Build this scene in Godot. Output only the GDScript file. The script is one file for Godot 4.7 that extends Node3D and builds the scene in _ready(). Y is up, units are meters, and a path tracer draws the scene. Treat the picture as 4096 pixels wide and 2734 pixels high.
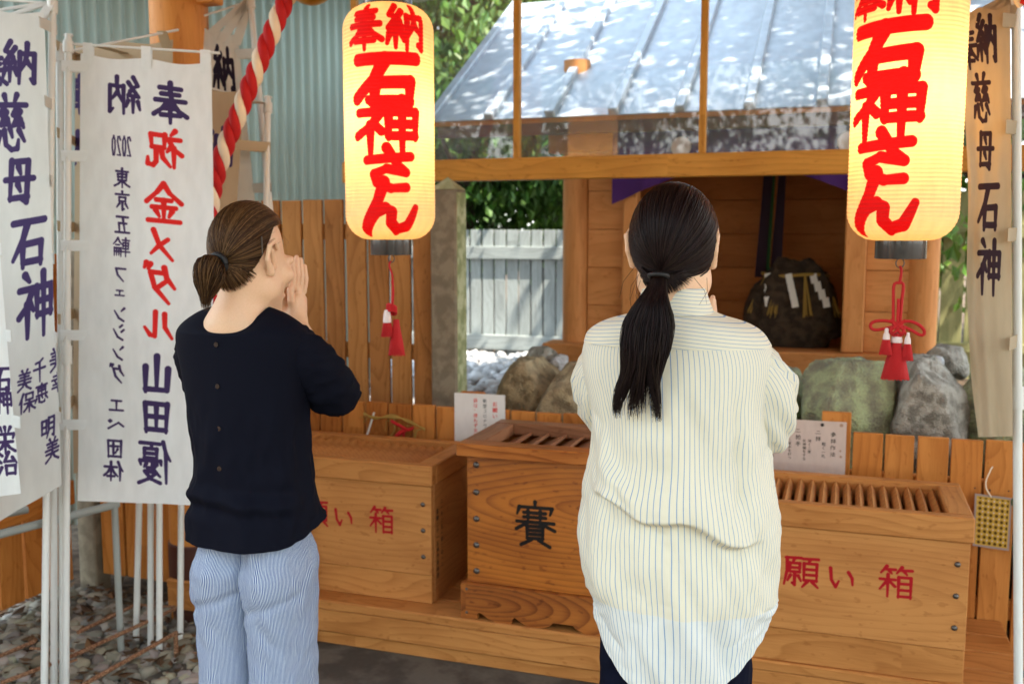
extends Node3D
# A wooden shrine pavilion: two worshippers, offering boxes, paper lanterns, votive banners.

const K := 4096.0 / 2349.0
const FL := 3900.0
var eye := Vector3(0, 1.5, 0)
var c_fwd: Vector3
var c_right: Vector3
var c_up: Vector3
var M := {}
var used := {}
var rng := RandomNumberGenerator.new()

func ray(x, y) -> Vector3:
	return c_fwd + c_right * ((x * K - 2048.0) / FL) - c_up * ((y * K - 1367.0) / FL)

# the point of the wall plane z = -d that a photo point shows
func at(x, y, d) -> Vector3:
	var v := ray(x, y)
	return eye + v * (-d / v.z)

# the point at a given distance along the viewing direction
func vz(x, y, z) -> Vector3:
	return eye + ray(x, y) * z

# the point of a level surface of height h
func gnd(x, y, h := 0.0) -> Vector3:
	var v := ray(x, y)
	return eye + v * ((h - eye.y) / v.y)

# ---------------------------------------------------------------- mesh building
class MB:
	var v := PackedVector3Array()
	var n := PackedVector3Array()
	var t := PackedVector2Array()
	var c := PackedColorArray()
	var i := PackedInt32Array()
	var col := Color(1, 1, 1)

	func quad(a: Vector3, b: Vector3, cc: Vector3, d: Vector3, ua := Vector2(), ub := Vector2(), uc := Vector2(), ud := Vector2()) -> void:
		var k := v.size()
		var nn := (b - a).cross(cc - a)
		if nn.length_squared() < 1e-16:
			nn = (cc - a).cross(d - a)
		nn = nn.normalized()
		v.append_array([a, b, cc, d])
		n.append_array([nn, nn, nn, nn])
		t.append_array([ua, ub, uc, ud])
		c.append_array([col, col, col, col])
		i.append_array([k, k + 2, k + 1, k, k + 3, k + 2])

	func tri(a: Vector3, b: Vector3, cc: Vector3, ua := Vector2(), ub := Vector2(), uc := Vector2()) -> void:
		var k := v.size()
		var nn := (b - a).cross(cc - a).normalized()
		v.append_array([a, b, cc])
		n.append_array([nn, nn, nn])
		t.append_array([ua, ub, uc])
		c.append_array([col, col, col])
		i.append_array([k, k + 2, k + 1])

	# a box with chamfered edges; the grain of the texture runs along its longest side (or axis g)
	func box(ctr: Vector3, size: Vector3, ch := 0.003, bs := Basis(), g := -1, uo := Vector2()) -> void:
		if g < 0:
			g = 0 if size.x >= size.y and size.x >= size.z else (1 if size.y >= size.z else 2)
		var h := size * 0.5
		ch = minf(ch, minf(h.x, minf(h.y, h.z)) * 0.6)
		var ax := [Vector3.RIGHT, Vector3.UP, Vector3.BACK]
		var P := func(p: Vector3) -> Vector3: return ctr + bs * p
		var hv := [h.x, h.y, h.z]
		for a in 3:
			for s in [-1.0, 1.0]:
				var b: int = (a + 1) % 3
				var d: int = (a + 2) % 3
				if s < 0:
					var x := b
					b = d
					d = x
				var o: Vector3 = ax[a] * (s * hv[a])
				var eb: Vector3 = ax[b] * (hv[b] - ch)
				var ed: Vector3 = ax[d] * (hv[d] - ch)
				var q := [o - eb - ed, o + eb - ed, o + eb + ed, o - eb + ed]
				var uv := []
				for p in q:
					var U := Vector2()
					if a == g:
						U = Vector2(p[d], p[b])
					elif b == g:
						U = Vector2(p[b], p[d])
					else:
						U = Vector2(p[d], p[b])
					uv.append(U + uo + Vector2(0.13 * a, 0.17 * a + 0.05 * s))
				quad(P.call(q[0]), P.call(q[1]), P.call(q[2]), P.call(q[3]), uv[0], uv[1], uv[2], uv[3])
		if ch <= 0.0:
			return
		for a in 3:
			var b: int = (a + 1) % 3
			var d: int = (a + 2) % 3
			for sb in [-1.0, 1.0]:
				for sd in [-1.0, 1.0]:
					var L: Vector3 = ax[a] * (hv[a] - ch)
					var p1: Vector3 = ax[b] * (sb * hv[b]) + ax[d] * (sd * (hv[d] - ch))
					var p2: Vector3 = ax[b] * (sb * (hv[b] - ch)) + ax[d] * (sd * hv[d])
					var u0 := uo + Vector2(0.0, 0.4)
					var u1 := uo + Vector2(2.0 * hv[a], 0.4)
					if sb * sd < 0:
						quad(P.call(p1 - L), P.call(p1 + L), P.call(p2 + L), P.call(p2 - L), u0, u1, u1, u0)
					else:
						quad(P.call(p1 + L), P.call(p1 - L), P.call(p2 - L), P.call(p2 + L), u1, u0, u0, u1)
		for sx in [-1.0, 1.0]:
			for sy in [-1.0, 1.0]:
				for sz in [-1.0, 1.0]:
					var a0 := Vector3(sx * h.x, sy * (h.y - ch), sz * (h.z - ch))
					var b0 := Vector3(sx * (h.x - ch), sy * h.y, sz * (h.z - ch))
					var c0 := Vector3(sx * (h.x - ch), sy * (h.y - ch), sz * h.z)
					if sx * sy * sz > 0:
						tri(P.call(a0), P.call(b0), P.call(c0), uo, uo, uo)
					else:
						tri(P.call(a0), P.call(c0), P.call(b0), uo, uo, uo)

	# a smooth sheet of nr x nc points; wrap closes it round the columns. Front: columns run counter-clockwise seen along falling rows
	func grid(pts: PackedVector3Array, uv: PackedVector2Array, nr: int, nc: int, flip := false) -> void:
		var k := v.size()
		var nn := PackedVector3Array()
		nn.resize(nr * nc)
		for r in nr - 1:
			for q in nc - 1:
				var a := r * nc + q
				var f := (pts[a + nc + 1] - pts[a]).cross(pts[a + nc] - pts[a + 1])
				if flip:
					f = -f
				nn[a] += f
				nn[a + 1] += f
				nn[a + nc] += f
				nn[a + nc + 1] += f
		for r in nr:
			var a := r * nc
			if pts[a].distance_squared_to(pts[a + nc - 1]) < 1e-10:
				var s := nn[a] + nn[a + nc - 1]
				nn[a] = s
				nn[a + nc - 1] = s
		v.append_array(pts)
		t.append_array(uv)
		for p in nr * nc:
			n.append(nn[p].normalized())
			c.append(col)
		for r in nr - 1:
			for q in nc - 1:
				var a := k + r * nc + q
				if flip:
					i.append_array([a, a + 1, a + nc, a + 1, a + nc + 1, a + nc])
				else:
					i.append_array([a, a + nc, a + 1, a + 1, a + nc, a + nc + 1])

	func tube(p: PackedVector3Array, r: PackedFloat32Array, ns := 8, caps := true, us := 1.0) -> void:
		var m := p.size()
		var tg := (p[1] - p[0]).normalized()
		var sd := tg.cross(Vector3.UP if absf(tg.y) < 0.9 else Vector3.RIGHT).normalized()
		var pts := PackedVector3Array()
		var uv := PackedVector2Array()
		var l := 0.0
		for a in m:
			var t2 := (p[mini(a + 1, m - 1)] - p[maxi(a - 1, 0)]).normalized()
			sd = (sd - t2 * sd.dot(t2)).normalized()
			var bn := t2.cross(sd)
			if a > 0:
				l += p[a].distance_to(p[a - 1])
			for q in ns + 1:
				var th := TAU * q / ns
				pts.append(p[a] + (sd * cos(th) + bn * sin(th)) * r[a])
				uv.append(Vector2(l * us, float(q) / ns * TAU * r[a] * us))
		grid(pts, uv, m, ns + 1, false)
		if caps:
			for e in [0, m - 1]:
				for q in ns:
					var a0 := pts[e * (ns + 1) + q]
					var b0 := pts[e * (ns + 1) + q + 1]
					if e == 0:
						tri(p[0], b0, a0)
					else:
						tri(p[e], a0, b0)

	func rod(a: Vector3, b: Vector3, r: float, ns := 10, r2 := -1.0) -> void:
		tube(PackedVector3Array([a, b]), PackedFloat32Array([r, r if r2 < 0 else r2]), ns)

	# profile of (radius, height) pairs from top to bottom, turned about a vertical axis
	func lathe(ctr: Vector3, prof: PackedVector2Array, ns := 24, us := 1.0) -> void:
		var pts := PackedVector3Array()
		var uv := PackedVector2Array()
		for p in prof:
			for q in ns + 1:
				var th := TAU * q / ns
				pts.append(ctr + Vector3(p.x * sin(th), p.y, p.x * cos(th)))
				uv.append(Vector2(p.y * us, float(q) / ns * us))
		grid(pts, uv, prof.size(), ns + 1, true)

	# a flat outline (counter-clockwise seen from +z of bs) pushed back by depth
	func prism(o: PackedVector2Array, org: Vector3, bs: Basis, depth: float, us := 1.0, uo := Vector2()) -> void:
		var tr := Geometry2D.triangulate_polygon(o)
		for e in range(0, tr.size(), 3):
			var q := [o[tr[e]], o[tr[e + 1]], o[tr[e + 2]]]
			if (q[1] - q[0]).cross(q[2] - q[0]) < 0:
				q = [q[0], q[2], q[1]]
			var f := func(w: Vector2, z: float) -> Vector3: return org + bs * Vector3(w.x, w.y, z)
			tri(f.call(q[0], 0.0), f.call(q[1], 0.0), f.call(q[2], 0.0), q[0] * us + uo, q[1] * us + uo, q[2] * us + uo)
			tri(f.call(q[0], -depth), f.call(q[2], -depth), f.call(q[1], -depth), q[0] * us, q[2] * us, q[1] * us)
		var area := 0.0
		for e in o.size():
			area += o[e].cross(o[(e + 1) % o.size()])
		for e in o.size():
			var a := o[e]
			var b := o[(e + 1) % o.size()]
			if area < 0:
				var x := a
				a = b
				b = x
			quad(org + bs * Vector3(a.x, a.y, 0), org + bs * Vector3(a.x, a.y, -depth), org + bs * Vector3(b.x, b.y, -depth), org + bs * Vector3(b.x, b.y, 0), a * us, a * us + Vector2(0, depth), b * us + Vector2(0, depth), b * us)

	func mesh() -> ArrayMesh:
		var arr := []
		arr.resize(Mesh.ARRAY_MAX)
		arr[Mesh.ARRAY_VERTEX] = v
		arr[Mesh.ARRAY_NORMAL] = n
		arr[Mesh.ARRAY_TEX_UV] = t
		arr[Mesh.ARRAY_COLOR] = c
		arr[Mesh.ARRAY_INDEX] = i
		var me := ArrayMesh.new()
		me.add_surface_from_arrays(Mesh.PRIMITIVE_TRIANGLES, arr)
		return me

func numbered(called: String) -> String:
	used[called] = used.get(called, 0) + 1
	return called if used[called] == 1 else "%s_%03d" % [called, used[called] - 1]

func thing(called, label, category, pos := Vector3.ZERO, group := "", turn := 0.0) -> Node3D:
	var o := Node3D.new()
	o.name = numbered(called)
	add_child(o)
	o.position = pos
	o.rotation.y = turn
	tag(o, label, category, group)
	return o

func tag(o, label, category, group := "") -> void:
	o.set_meta("label", label)
	o.set_meta("category", category)
	if group:
		o.set_meta("group", group)

# one mesh; with a parent a part, whose points are given in world space unless local
func obj(called: String, mb, mat, parent = null, local := false) -> MeshInstance3D:
	var o := MeshInstance3D.new()
	o.mesh = mb.mesh() if mb is MB else mb
	o.material_override = mat
	if parent == null:
		o.name = numbered(called)
		add_child(o)
	else:
		o.name = called
		parent.add_child(o, true)
		if not local:
			o.transform = (parent as Node3D).global_transform.affine_inverse() if parent.is_inside_tree() else Transform3D()
	return o

func struct(o) -> void:
	o.set_meta("kind", "structure")

func stuff(o) -> void:
	o.set_meta("kind", "stuff")

func rnd(a, b) -> float:
	return rng.randf_range(a, b)

func ruv() -> Vector2:
	return Vector2(rng.randf() * 2.0, rng.randf())

# ---------------------------------------------------------------- computed pictures
func noise(seed_, freq, oct := 3) -> FastNoiseLite:
	var n := FastNoiseLite.new()
	n.seed = seed_
	n.frequency = freq
	n.noise_type = FastNoiseLite.TYPE_SIMPLEX_SMOOTH
	n.fractal_octaves = oct
	return n

func picture(px: PackedByteArray, w: int, h: int) -> ImageTexture:
	return ImageTexture.create_from_image(Image.create_from_data(w, h, false, Image.FORMAT_RGB8, px))

# wood: growth rings drawn out along x, fine fibres, a few knots
func wood_px(seed_: int, light: Color, dark: Color, w: int, h: int, wid: float, hei: float, rings := 26.0, contrast := 0.55, heart := Vector2(-9, -9), squash := 0.12) -> PackedByteArray:
	var n1 := noise(seed_, 1.0, 2)
	var n2 := noise(seed_ + 7, 1.0, 2)
	var n3 := noise(seed_ + 13, 1.0, 3)
	var n4 := noise(seed_ + 19, 1.0, 3)
	var px := PackedByteArray()
	px.resize(w * h * 3)
	var k := 0
	for y in h:
		var Y := float(y) / h * hei
		for x in w:
			var X := float(x) / w * wid
			var q := n1.get_noise_2d(X * 1.1, Y * 4.0)
			var f := 0.0
			if heart.x > -5.0:
				var dx := (X - heart.x) * squash
				var dy := Y - heart.y
				f = sqrt(dx * dx + dy * dy) * rings + q * 1.1
			else:
				f = Y * rings + q * 2.4
			f = f - floor(f)
			var g := pow(f, 3.0) * (1.0 - smoothstep(0.93, 1.0, f))
			var fib := n2.get_noise_2d(X * 9.0, Y * 420.0)
			var big := n3.get_noise_2d(X * 1.6, Y * 5.0)
			var spot := 0.35 * smoothstep(0.42, 0.6, n4.get_noise_2d(X * 14.0, Y * 30.0))
			var m := clampf(g * contrast + fib * 0.2 + big * 0.42 + spot + 0.14, 0.0, 1.0)
			var c := light.lerp(dark, m)
			px[k] = clampi(int(c.r * 255.0), 0, 255)
			px[k + 1] = clampi(int(c.g * 255.0), 0, 255)
			px[k + 2] = clampi(int(c.b * 255.0), 0, 255)
			k += 3
	return px

func mat(c: Color, rough := 0.8, tex = null, metal := 0.0, spec := 0.5) -> StandardMaterial3D:
	var m := StandardMaterial3D.new()
	m.albedo_color = c
	m.roughness = rough
	m.metallic = metal
	m.metallic_specular = spec
	if tex:
		m.albedo_texture = tex
	return m

func wood_mat(seed_, light, dark, rings := 26.0, contrast := 0.55, rough := 0.6) -> StandardMaterial3D:
	var m := mat(Color.WHITE, rough, picture(wood_px(seed_, light, dark, 512, 256, 2.0, 0.5, rings, contrast), 512, 256), 0.0, 0.34)
	m.uv1_scale = Vector3(0.5, 2.0, 1)
	return m

# speckled mineral or cloth ground, laid on from three sides
func grain_mat(seed_, a: Color, b: Color, freq: float, tile: float, rough := 0.9, bump := 0.0, thresh := 0.0, speck := 0.25) -> StandardMaterial3D:
	var n := noise(seed_, freq, 5)
	var n2 := noise(seed_ + 3, freq * 9.0, 2)
	var w := 256
	var px := PackedByteArray()
	px.resize(w * w * 3)
	var hp := PackedByteArray()
	hp.resize(w * w * 3)
	var k := 0
	for y in w:
		for x in w:
			var e := minf(minf(x, w - x), minf(y, w - y)) / 24.0
			var q := n.get_noise_2d(x, y)
			if e < 1.0:
				q = lerpf(n.get_noise_2d((x + w / 2) % w + 500, (y + w / 2) % w + 500), q, e)
			var m := smoothstep(-0.35 + thresh, 0.35 + thresh, q) + n2.get_noise_2d(x, y) * speck
			var c := a.lerp(b, clampf(m, 0, 1))
			px[k] = int(c.r * 255.0)
			px[k + 1] = int(c.g * 255.0)
			px[k + 2] = int(c.b * 255.0)
			var hh := clampi(int((q * 0.5 + 0.5 + (n2.get_noise_2d(x, y) * 0.25 if speck > 0.3 else 0.0)) * 255.0), 0, 255)
			hp[k] = hh
			hp[k + 1] = hh
			hp[k + 2] = hh
			k += 3
	var m2 := mat(Color.WHITE, rough, picture(px, w, w))
	m2.uv1_triplanar = true
	m2.uv1_scale = Vector3.ONE / tile
	if bump > 0.0:
		m2.heightmap_enabled = true
		m2.heightmap_texture = picture(hp, w, w)
		m2.heightmap_scale = bump
	return m2

# brush-written characters: strokes of points on a 100 x 100 field
const GLYPH := {
	"奉": "20,16 80,13;25,30 75,28;8,46 92,43;50,2 49,30 43,50 28,68 4,82;56,46 72,63 97,78;31,64 70,63;22,80 76,79;50,54 50,99",
	"納": "26,3 12,24 28,30;40,16 22,38 10,52 40,48;34,38 42,54;26,54 26,92;12,64 6,84;40,62 46,78;54,26 53,96;54,28 93,26 93,92 84,84;73,4 73,26 69,46 57,66;73,44 87,60",
	"石": "8,14 92,11;48,14 34,46 6,80;34,52 33,95;34,54 83,51 81,93;34,86 81,85",
	"神": "24,4 34,14;8,26 42,25 26,50 5,66;26,48 26,98;32,46 42,58;52,24 52,70;52,25 92,24 91,70;52,46 91,45;52,66 91,65;71,3 71,99",
	"さ": "14,28 84,20;46,2 62,36 76,54;74,54 46,46 26,58 30,76 52,88 76,86",
	"ん": "44,3 34,40 10,93 30,62 46,50 55,58 54,78 63,91 80,84 92,50",
	"慈": "30,3 36,16;68,1 60,16;5,20 95,18;30,22 16,36 30,42;36,32 18,54 42,52;38,44 46,58;70,22 56,36 70,42;78,30 58,54 84,52;78,44 88,58;14,68 6,90;28,64 32,88 50,97 68,95 72,80;46,60 53,75;74,63 90,82",
	"母": "28,8 19,88;28,10 81,8 72,93 60,86;6,46 95,44;19,84 76,82;50,20 56,34;46,56 54,70",
	"祝": "22,3 33,14;8,26 40,25 26,50 5,66;26,48 26,99;34,46 44,58;50,14 52,50;50,16 89,13 86,48;52,48 86,46;60,50 56,74 36,97;74,50 74,84 82,95 97,91 97,74",
	"金": "50,1 34,24 3,48;50,1 68,22 97,46;30,42 70,41;18,60 82,59;50,42 50,92;28,68 36,82;72,66 62,82;7,94 93,92",
	"メ": "74,4 54,50 10,95;26,32 58,54 82,76", "ダ": "38,8 30,34 6,60;36,22 80,20 66,58 22,98;34,44 62,62;80,0 87,12;93,-3 99,9",
	"ル": "32,12 30,54 6,90;62,6 62,84 78,80 97,56", "山": "50,3 50,86;14,34 16,88 86,86;86,30 86,93",
	"田": "13,14 16,92;13,15 87,12 84,92;50,15 50,86;16,50 84,48;16,86 84,84",
	"優": "24,3 16,28 3,46;16,28 16,99;34,8 95,6;62,8 58,18;44,20 44,44;44,20 82,19 82,44;44,31 82,30;44,42 82,41;32,48 30,57;32,48 95,47 92,57;44,56 50,64;56,54 58,64 72,64;76,54 82,62;56,66 34,84;50,74 80,72 60,90 34,99;48,78 70,90 97,99",
	"2": "24,22 40,6 66,8 74,26 60,52 24,94 78,92", "0": "50,4 28,24 24,60 40,94 60,94 76,60 72,24 50,4",
	"東": "14,18 86,16;50,2 50,98;24,30 26,64;24,31 76,30 74,64;26,46 74,45;26,62 74,61;46,64 26,82 6,92;54,64 74,80 96,90",
	"京": "50,2 50,16;8,18 92,17;30,32 30,54;30,32 70,31 70,54;30,52 70,51;50,54 50,96 40,90;30,64 14,86;68,62 86,82",
	"五": "14,12 86,10;48,12 34,88;24,44 72,42 68,88;6,90 94,88",
	"輪": "6,16 46,15;12,28 12,60;12,29 42,28 42,60;12,44 42,43;12,59 42,58;4,74 48,73;27,4 27,98;72,4 62,24 48,38;72,4 84,22 98,36;62,40 84,39;54,54 54,98;54,55 92,54 92,94;66,56 66,92;79,56 79,92;54,74 92,73",
	"フ": "14,18 82,16 70,54 28,94", "ェ": "24,44 76,43;50,44 50,86;14,88 86,86", "ン": "14,20 36,36;18,90 54,74 88,34",
	"シ": "24,10 42,22;12,36 30,48;20,92 58,76 90,34", "グ": "38,8 30,34 8,58;36,24 76,22 62,62 22,96;80,2 86,14;92,0 98,12",
	"エ": "18,20 82,18;50,20 50,82;6,84 94,82", "ペ": "6,62 34,34 94,80;76,22 84,14 92,22 84,30 76,22",
	"団": "10,10 12,94;10,11 90,9 88,94;12,90 88,88;26,38 76,37;58,22 58,76 46,70;32,52 40,64",
	"体": "28,4 18,30 4,50;18,32 18,98;34,30 96,28;64,4 64,98;62,32 48,58 30,76;66,32 80,56 98,72;46,76 82,75",
	"賽": "50,1 50,12;14,14 9,30;14,14 89,13 84,28;34,22 34,46;62,22 62,46;24,26 74,25;24,36 74,35;8,47 93,46;34,48 7,64;62,48 95,62;32,56 32,84;32,56 68,55 68,84;32,65 68,64;32,74 68,73;32,83 68,82;42,86 18,99;58,86 84,99",
	"願": "6,8 50,6;10,8 10,50 2,92;30,10 26,22;18,24 18,52;18,24 46,23 46,52;18,38 46,37;18,51 46,50;32,52 32,92 26,86;20,62 12,80;42,62 50,78;54,8 98,6;76,8 70,20;58,22 58,76;58,22 94,21 94,76;58,40 94,39;58,57 94,56;58,74 94,73;68,78 54,96;82,78 98,94",
	"い": "14,16 18,58 32,82 42,60;72,26 84,46 86,70",
	"箱": "24,2 8,24;22,12 48,11;30,14 38,24;66,2 52,22;64,12 94,10;72,14 80,24;6,44 48,43;28,28 28,98;27,46 6,76;30,46 48,64;58,34 58,98;58,34 92,33 92,98;58,54 92,53;58,74 92,73;58,94 92,93",
	"美": "32,2 40,14;68,2 60,14;16,20 84,19;22,34 78,33;8,48 92,47;50,20 50,56;12,64 88,63;50,56 40,78 10,96;54,64 66,82 92,96",
	"幸": "20,18 80,17;50,2 50,34;8,36 92,34;30,42 38,54;70,42 62,54;16,60 84,58;8,76 92,74;50,58 50,99",
	"保": "26,4 16,30 4,50;16,32 16,98;42,8 42,38;42,8 84,7 84,38;42,37 84,36;34,54 96,52;63,38 63,98;60,56 48,76 32,90;66,56 80,76 98,88",
	"千": "76,4 52,14 20,18;6,44 94,42;50,16 50,98",
	"恵": "14,12 86,10;50,2 50,58;26,22 26,48;26,22 76,21 76,48;26,35 76,34;16,56 86,54;16,70 8,88;32,66 34,88 52,94 68,92 70,82;50,62 56,74;76,66 90,82",
	"明": "10,16 10,76;10,17 38,16 38,74;10,45 38,44;10,72 38,71;54,8 54,64 42,94;54,9 92,8 90,92 80,86;54,34 90,33;54,58 90,57",
	"栄": "28,4 36,18;50,2 52,18;76,2 66,18;10,28 6,42;10,28 92,26 86,42;16,56 84,54;50,36 50,98;47,58 30,78 8,90;53,58 70,76 94,88",
	"治": "12,10 26,20;6,36 20,46;22,64 6,94;56,6 36,42 80,40;72,26 90,48;42,58 44,94;42,58 84,57 82,92;44,88 82,87",
	"お": "8,28 62,24;36,6 36,84 20,80 16,66 48,50 78,58 84,78 62,92;78,14 94,30",
	"新": "24,2 26,12;6,16 46,15;14,22 18,34;38,20 32,34;4,38 50,37;26,38 26,98;8,56 46,55;24,58 6,82;28,60 44,74;88,6 60,16;60,16 58,60 46,96;60,44 98,43;80,44 80,98",
	"型": "8,12 54,11;4,32 58,31;22,12 20,40 6,54;42,12 42,56;70,10 70,44;90,4 90,54 80,50;18,70 82,69;50,56 50,92;4,94 96,92",
	"コ": "18,20 82,19 82,84;16,84 84,83", "ロ": "18,20 18,86;18,20 82,19 82,86;18,84 82,83", "ナ": "8,36 92,34;52,6 50,50 22,94",
	"ウ": "50,4 50,20;14,22 14,46;14,22 86,20 78,58 34,96", "イ": "80,6 50,40 10,60;52,38 52,96",
	"鈴": "26,2 4,34;26,2 48,28;14,38 40,37;8,56 46,55;26,38 26,88;12,64 16,78;42,62 36,76;4,92 50,88;74,2 52,34;74,2 98,32;62,40 86,39;58,56 92,55 84,74;74,56 74,98",
	"は": "18,8 12,50 18,92;40,32 94,30;70,8 70,80 54,92 42,82 56,72 92,90", "、": "20,20 44,44",
	"使": "24,4 4,50;16,32 16,98;34,16 96,15;44,30 44,56;44,30 88,29 88,56;44,55 88,54;66,4 64,56 34,96;46,64 94,96",
	"わ": "28,4 28,98;8,28 40,26 8,78;20,60 62,36 88,52 84,80 58,94", "ず": "6,28 90,26;54,4 54,48 38,62 32,48 50,42 58,66 38,98;74,4 80,16;88,2 94,14",
	"参": "50,2 30,20 76,18;64,10 80,26;6,36 94,35;50,22 34,46 6,64;56,36 72,50 96,60;58,50 34,64;64,62 30,80;74,74 22,98",
	"拝": "6,26 40,24;24,4 24,94 14,88;4,60 42,50;52,12 96,11;54,32 94,31;50,52 98,51;44,72 98,71;74,12 74,99",
	"作": "26,4 4,48;16,32 16,98;48,4 34,40;46,24 98,23;66,24 66,98;66,46 94,45;66,68 96,67",
	"法": "12,8 26,18;6,34 20,44;22,62 6,94;42,22 90,21;66,4 66,46;34,46 98,45;62,48 42,84 86,82;76,66 92,92",
	"一": "8,50 92,48", "二": "22,26 78,25;6,78 94,76", "拍": "6,26 40,24;24,4 24,94 14,88;4,60 42,50;72,2 62,20;54,22 54,94;54,22 92,21 92,94;54,56 92,55;54,90 92,89",
	"手": "76,6 22,16;14,36 86,34;6,60 94,58;52,12 52,92 38,86",
	"軽": "6,14 46,13;12,26 12,58;12,26 42,25 42,58;12,42 42,41;12,57 42,56;4,72 48,71;27,2 27,98;56,10 90,9 56,46;62,18 98,46;56,66 94,65;75,50 75,92;50,94 98,92",
	"く": "66,6 24,48 70,94", "礼": "24,4 34,14;6,26 44,25 6,66;26,46 26,98;32,46 44,58;64,8 64,82 74,92 94,90 94,74",
	"深": "12,8 26,18;6,34 20,44;20,64 6,94;36,22 36,12 94,11 92,22;54,18 46,36;76,18 86,34;38,54 96,53;66,38 66,98;64,56 40,86;68,56 96,82",
	"度": "50,2 50,12;14,14 96,13;16,14 14,60 2,96;26,30 90,29;42,20 42,46;70,20 70,46;42,45 70,44;30,58 80,57 28,97;42,62 92,97",
	"儀": "24,4 4,48;16,32 16,98;40,8 46,18;82,6 76,18;34,22 94,21;38,34 90,33;32,46 98,45;64,22 64,46;32,64 98,62;46,54 46,96;34,84 56,76;76,48 84,80 96,94;92,70 66,96",
	"を": "14,20 84,18;48,4 18,56 52,46 56,72;90,42 40,72 44,92 84,92", "す": "6,28 94,26;56,4 56,48 40,62 32,48 52,42 60,66 40,98",
	"る": "24,12 76,10 20,60 54,42 84,58 78,86 48,94 38,82 54,76 66,90", "打": "6,26 40,24;24,4 24,94 14,88;4,60 42,50;50,20 98,18;76,20 76,90 62,84", "つ": "8,34 56,22 88,40 76,70 42,86",
}

# writes one character into a picture of w x h pixels, in the box x, y, bw, bh; brush is the half width of a stroke on the 100 field
func write(px: PackedByteArray, w: int, h: int, ch: String, x: float, y: float, bw: float, bh: float, brush: float, ink: Color, mirrored := false, turn := 0.0) -> PackedByteArray:
	if not GLYPH.has(ch):
		return px
	for stroke in GLYPH[ch].split(";"):
		var pts := []
		for p in stroke.split(" "):
			var q: PackedStringArray = p.split(",")
			var v := Vector2(q[0].to_float() - 50.0, q[1].to_float() - 50.0)
			if mirrored:
				v.x = -v.x
			v = v.rotated(turn)
			pts.append(Vector2(x + (v.x + 50.0) / 100.0 * bw, y + (v.y + 50.0) / 100.0 * bh))
		var r0 := brush * (bw + bh) / 200.0
		var m := pts.size() - 1
		for s in m:
			var a: Vector2 = pts[s]
			var b: Vector2 = pts[s + 1]
			var ta := float(s) / m
			var tb := float(s + 1) / m
			var down := absf(b.y - a.y) > absf(b.x - a.x)
			var ra := r0 * (1.12 if s == 0 else 1.0)
			var rb := r0 * ((0.62 if tb >= 1.0 else 0.95) if down else 1.08)
			if not down:
				ra *= 0.8
				rb *= 0.88
			var R := maxf(ra, rb) + 1.0
			var ab := b - a
			var l2 := maxf(ab.length_squared(), 1e-6)
			for yy in range(maxi(0, int(minf(a.y, b.y) - R)), mini(h, int(maxf(a.y, b.y) + R) + 2)):
				for xx in range(maxi(0, int(minf(a.x, b.x) - R)), mini(w, int(maxf(a.x, b.x) + R) + 2)):
					var p := Vector2(xx + 0.5, yy + 0.5)
					var t := clampf((p - a).dot(ab) / l2, 0.0, 1.0)
					var d := p.distance_to(a + ab * t) - lerpf(ra, rb, t)
					var cov := clampf(0.5 - d, 0.0, 1.0)
					if cov > 0.0:
						var k := (yy * w + xx) * 3
						px[k] = int(lerpf(px[k], ink.r * 255.0, cov))
						px[k + 1] = int(lerpf(px[k + 1], ink.g * 255.0, cov))
						px[k + 2] = int(lerpf(px[k + 2], ink.b * 255.0, cov))
	return px

# plain woven cloth ground with faint slubs
func cloth_px(seed_: int, w: int, h: int, base: Color, vary := 0.05) -> PackedByteArray:
	var n := noise(seed_, 0.011, 3)
	var n2 := noise(seed_ + 2, 0.35, 1)
	var px := PackedByteArray()
	px.resize(w * h * 3)
	var k := 0
	for y in h:
		for x in w:
			var q := 1.0 + n.get_noise_2d(x * 2.0, y * 0.7) * vary + n2.get_noise_2d(x, y) * vary * 0.4
			px[k] = clampi(int(base.r * q * 255.0), 0, 255)
			px[k + 1] = clampi(int(base.g * q * 255.0), 0, 255)
			px[k + 2] = clampi(int(base.b * q * 255.0), 0, 255)
			k += 3
	return px

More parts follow.
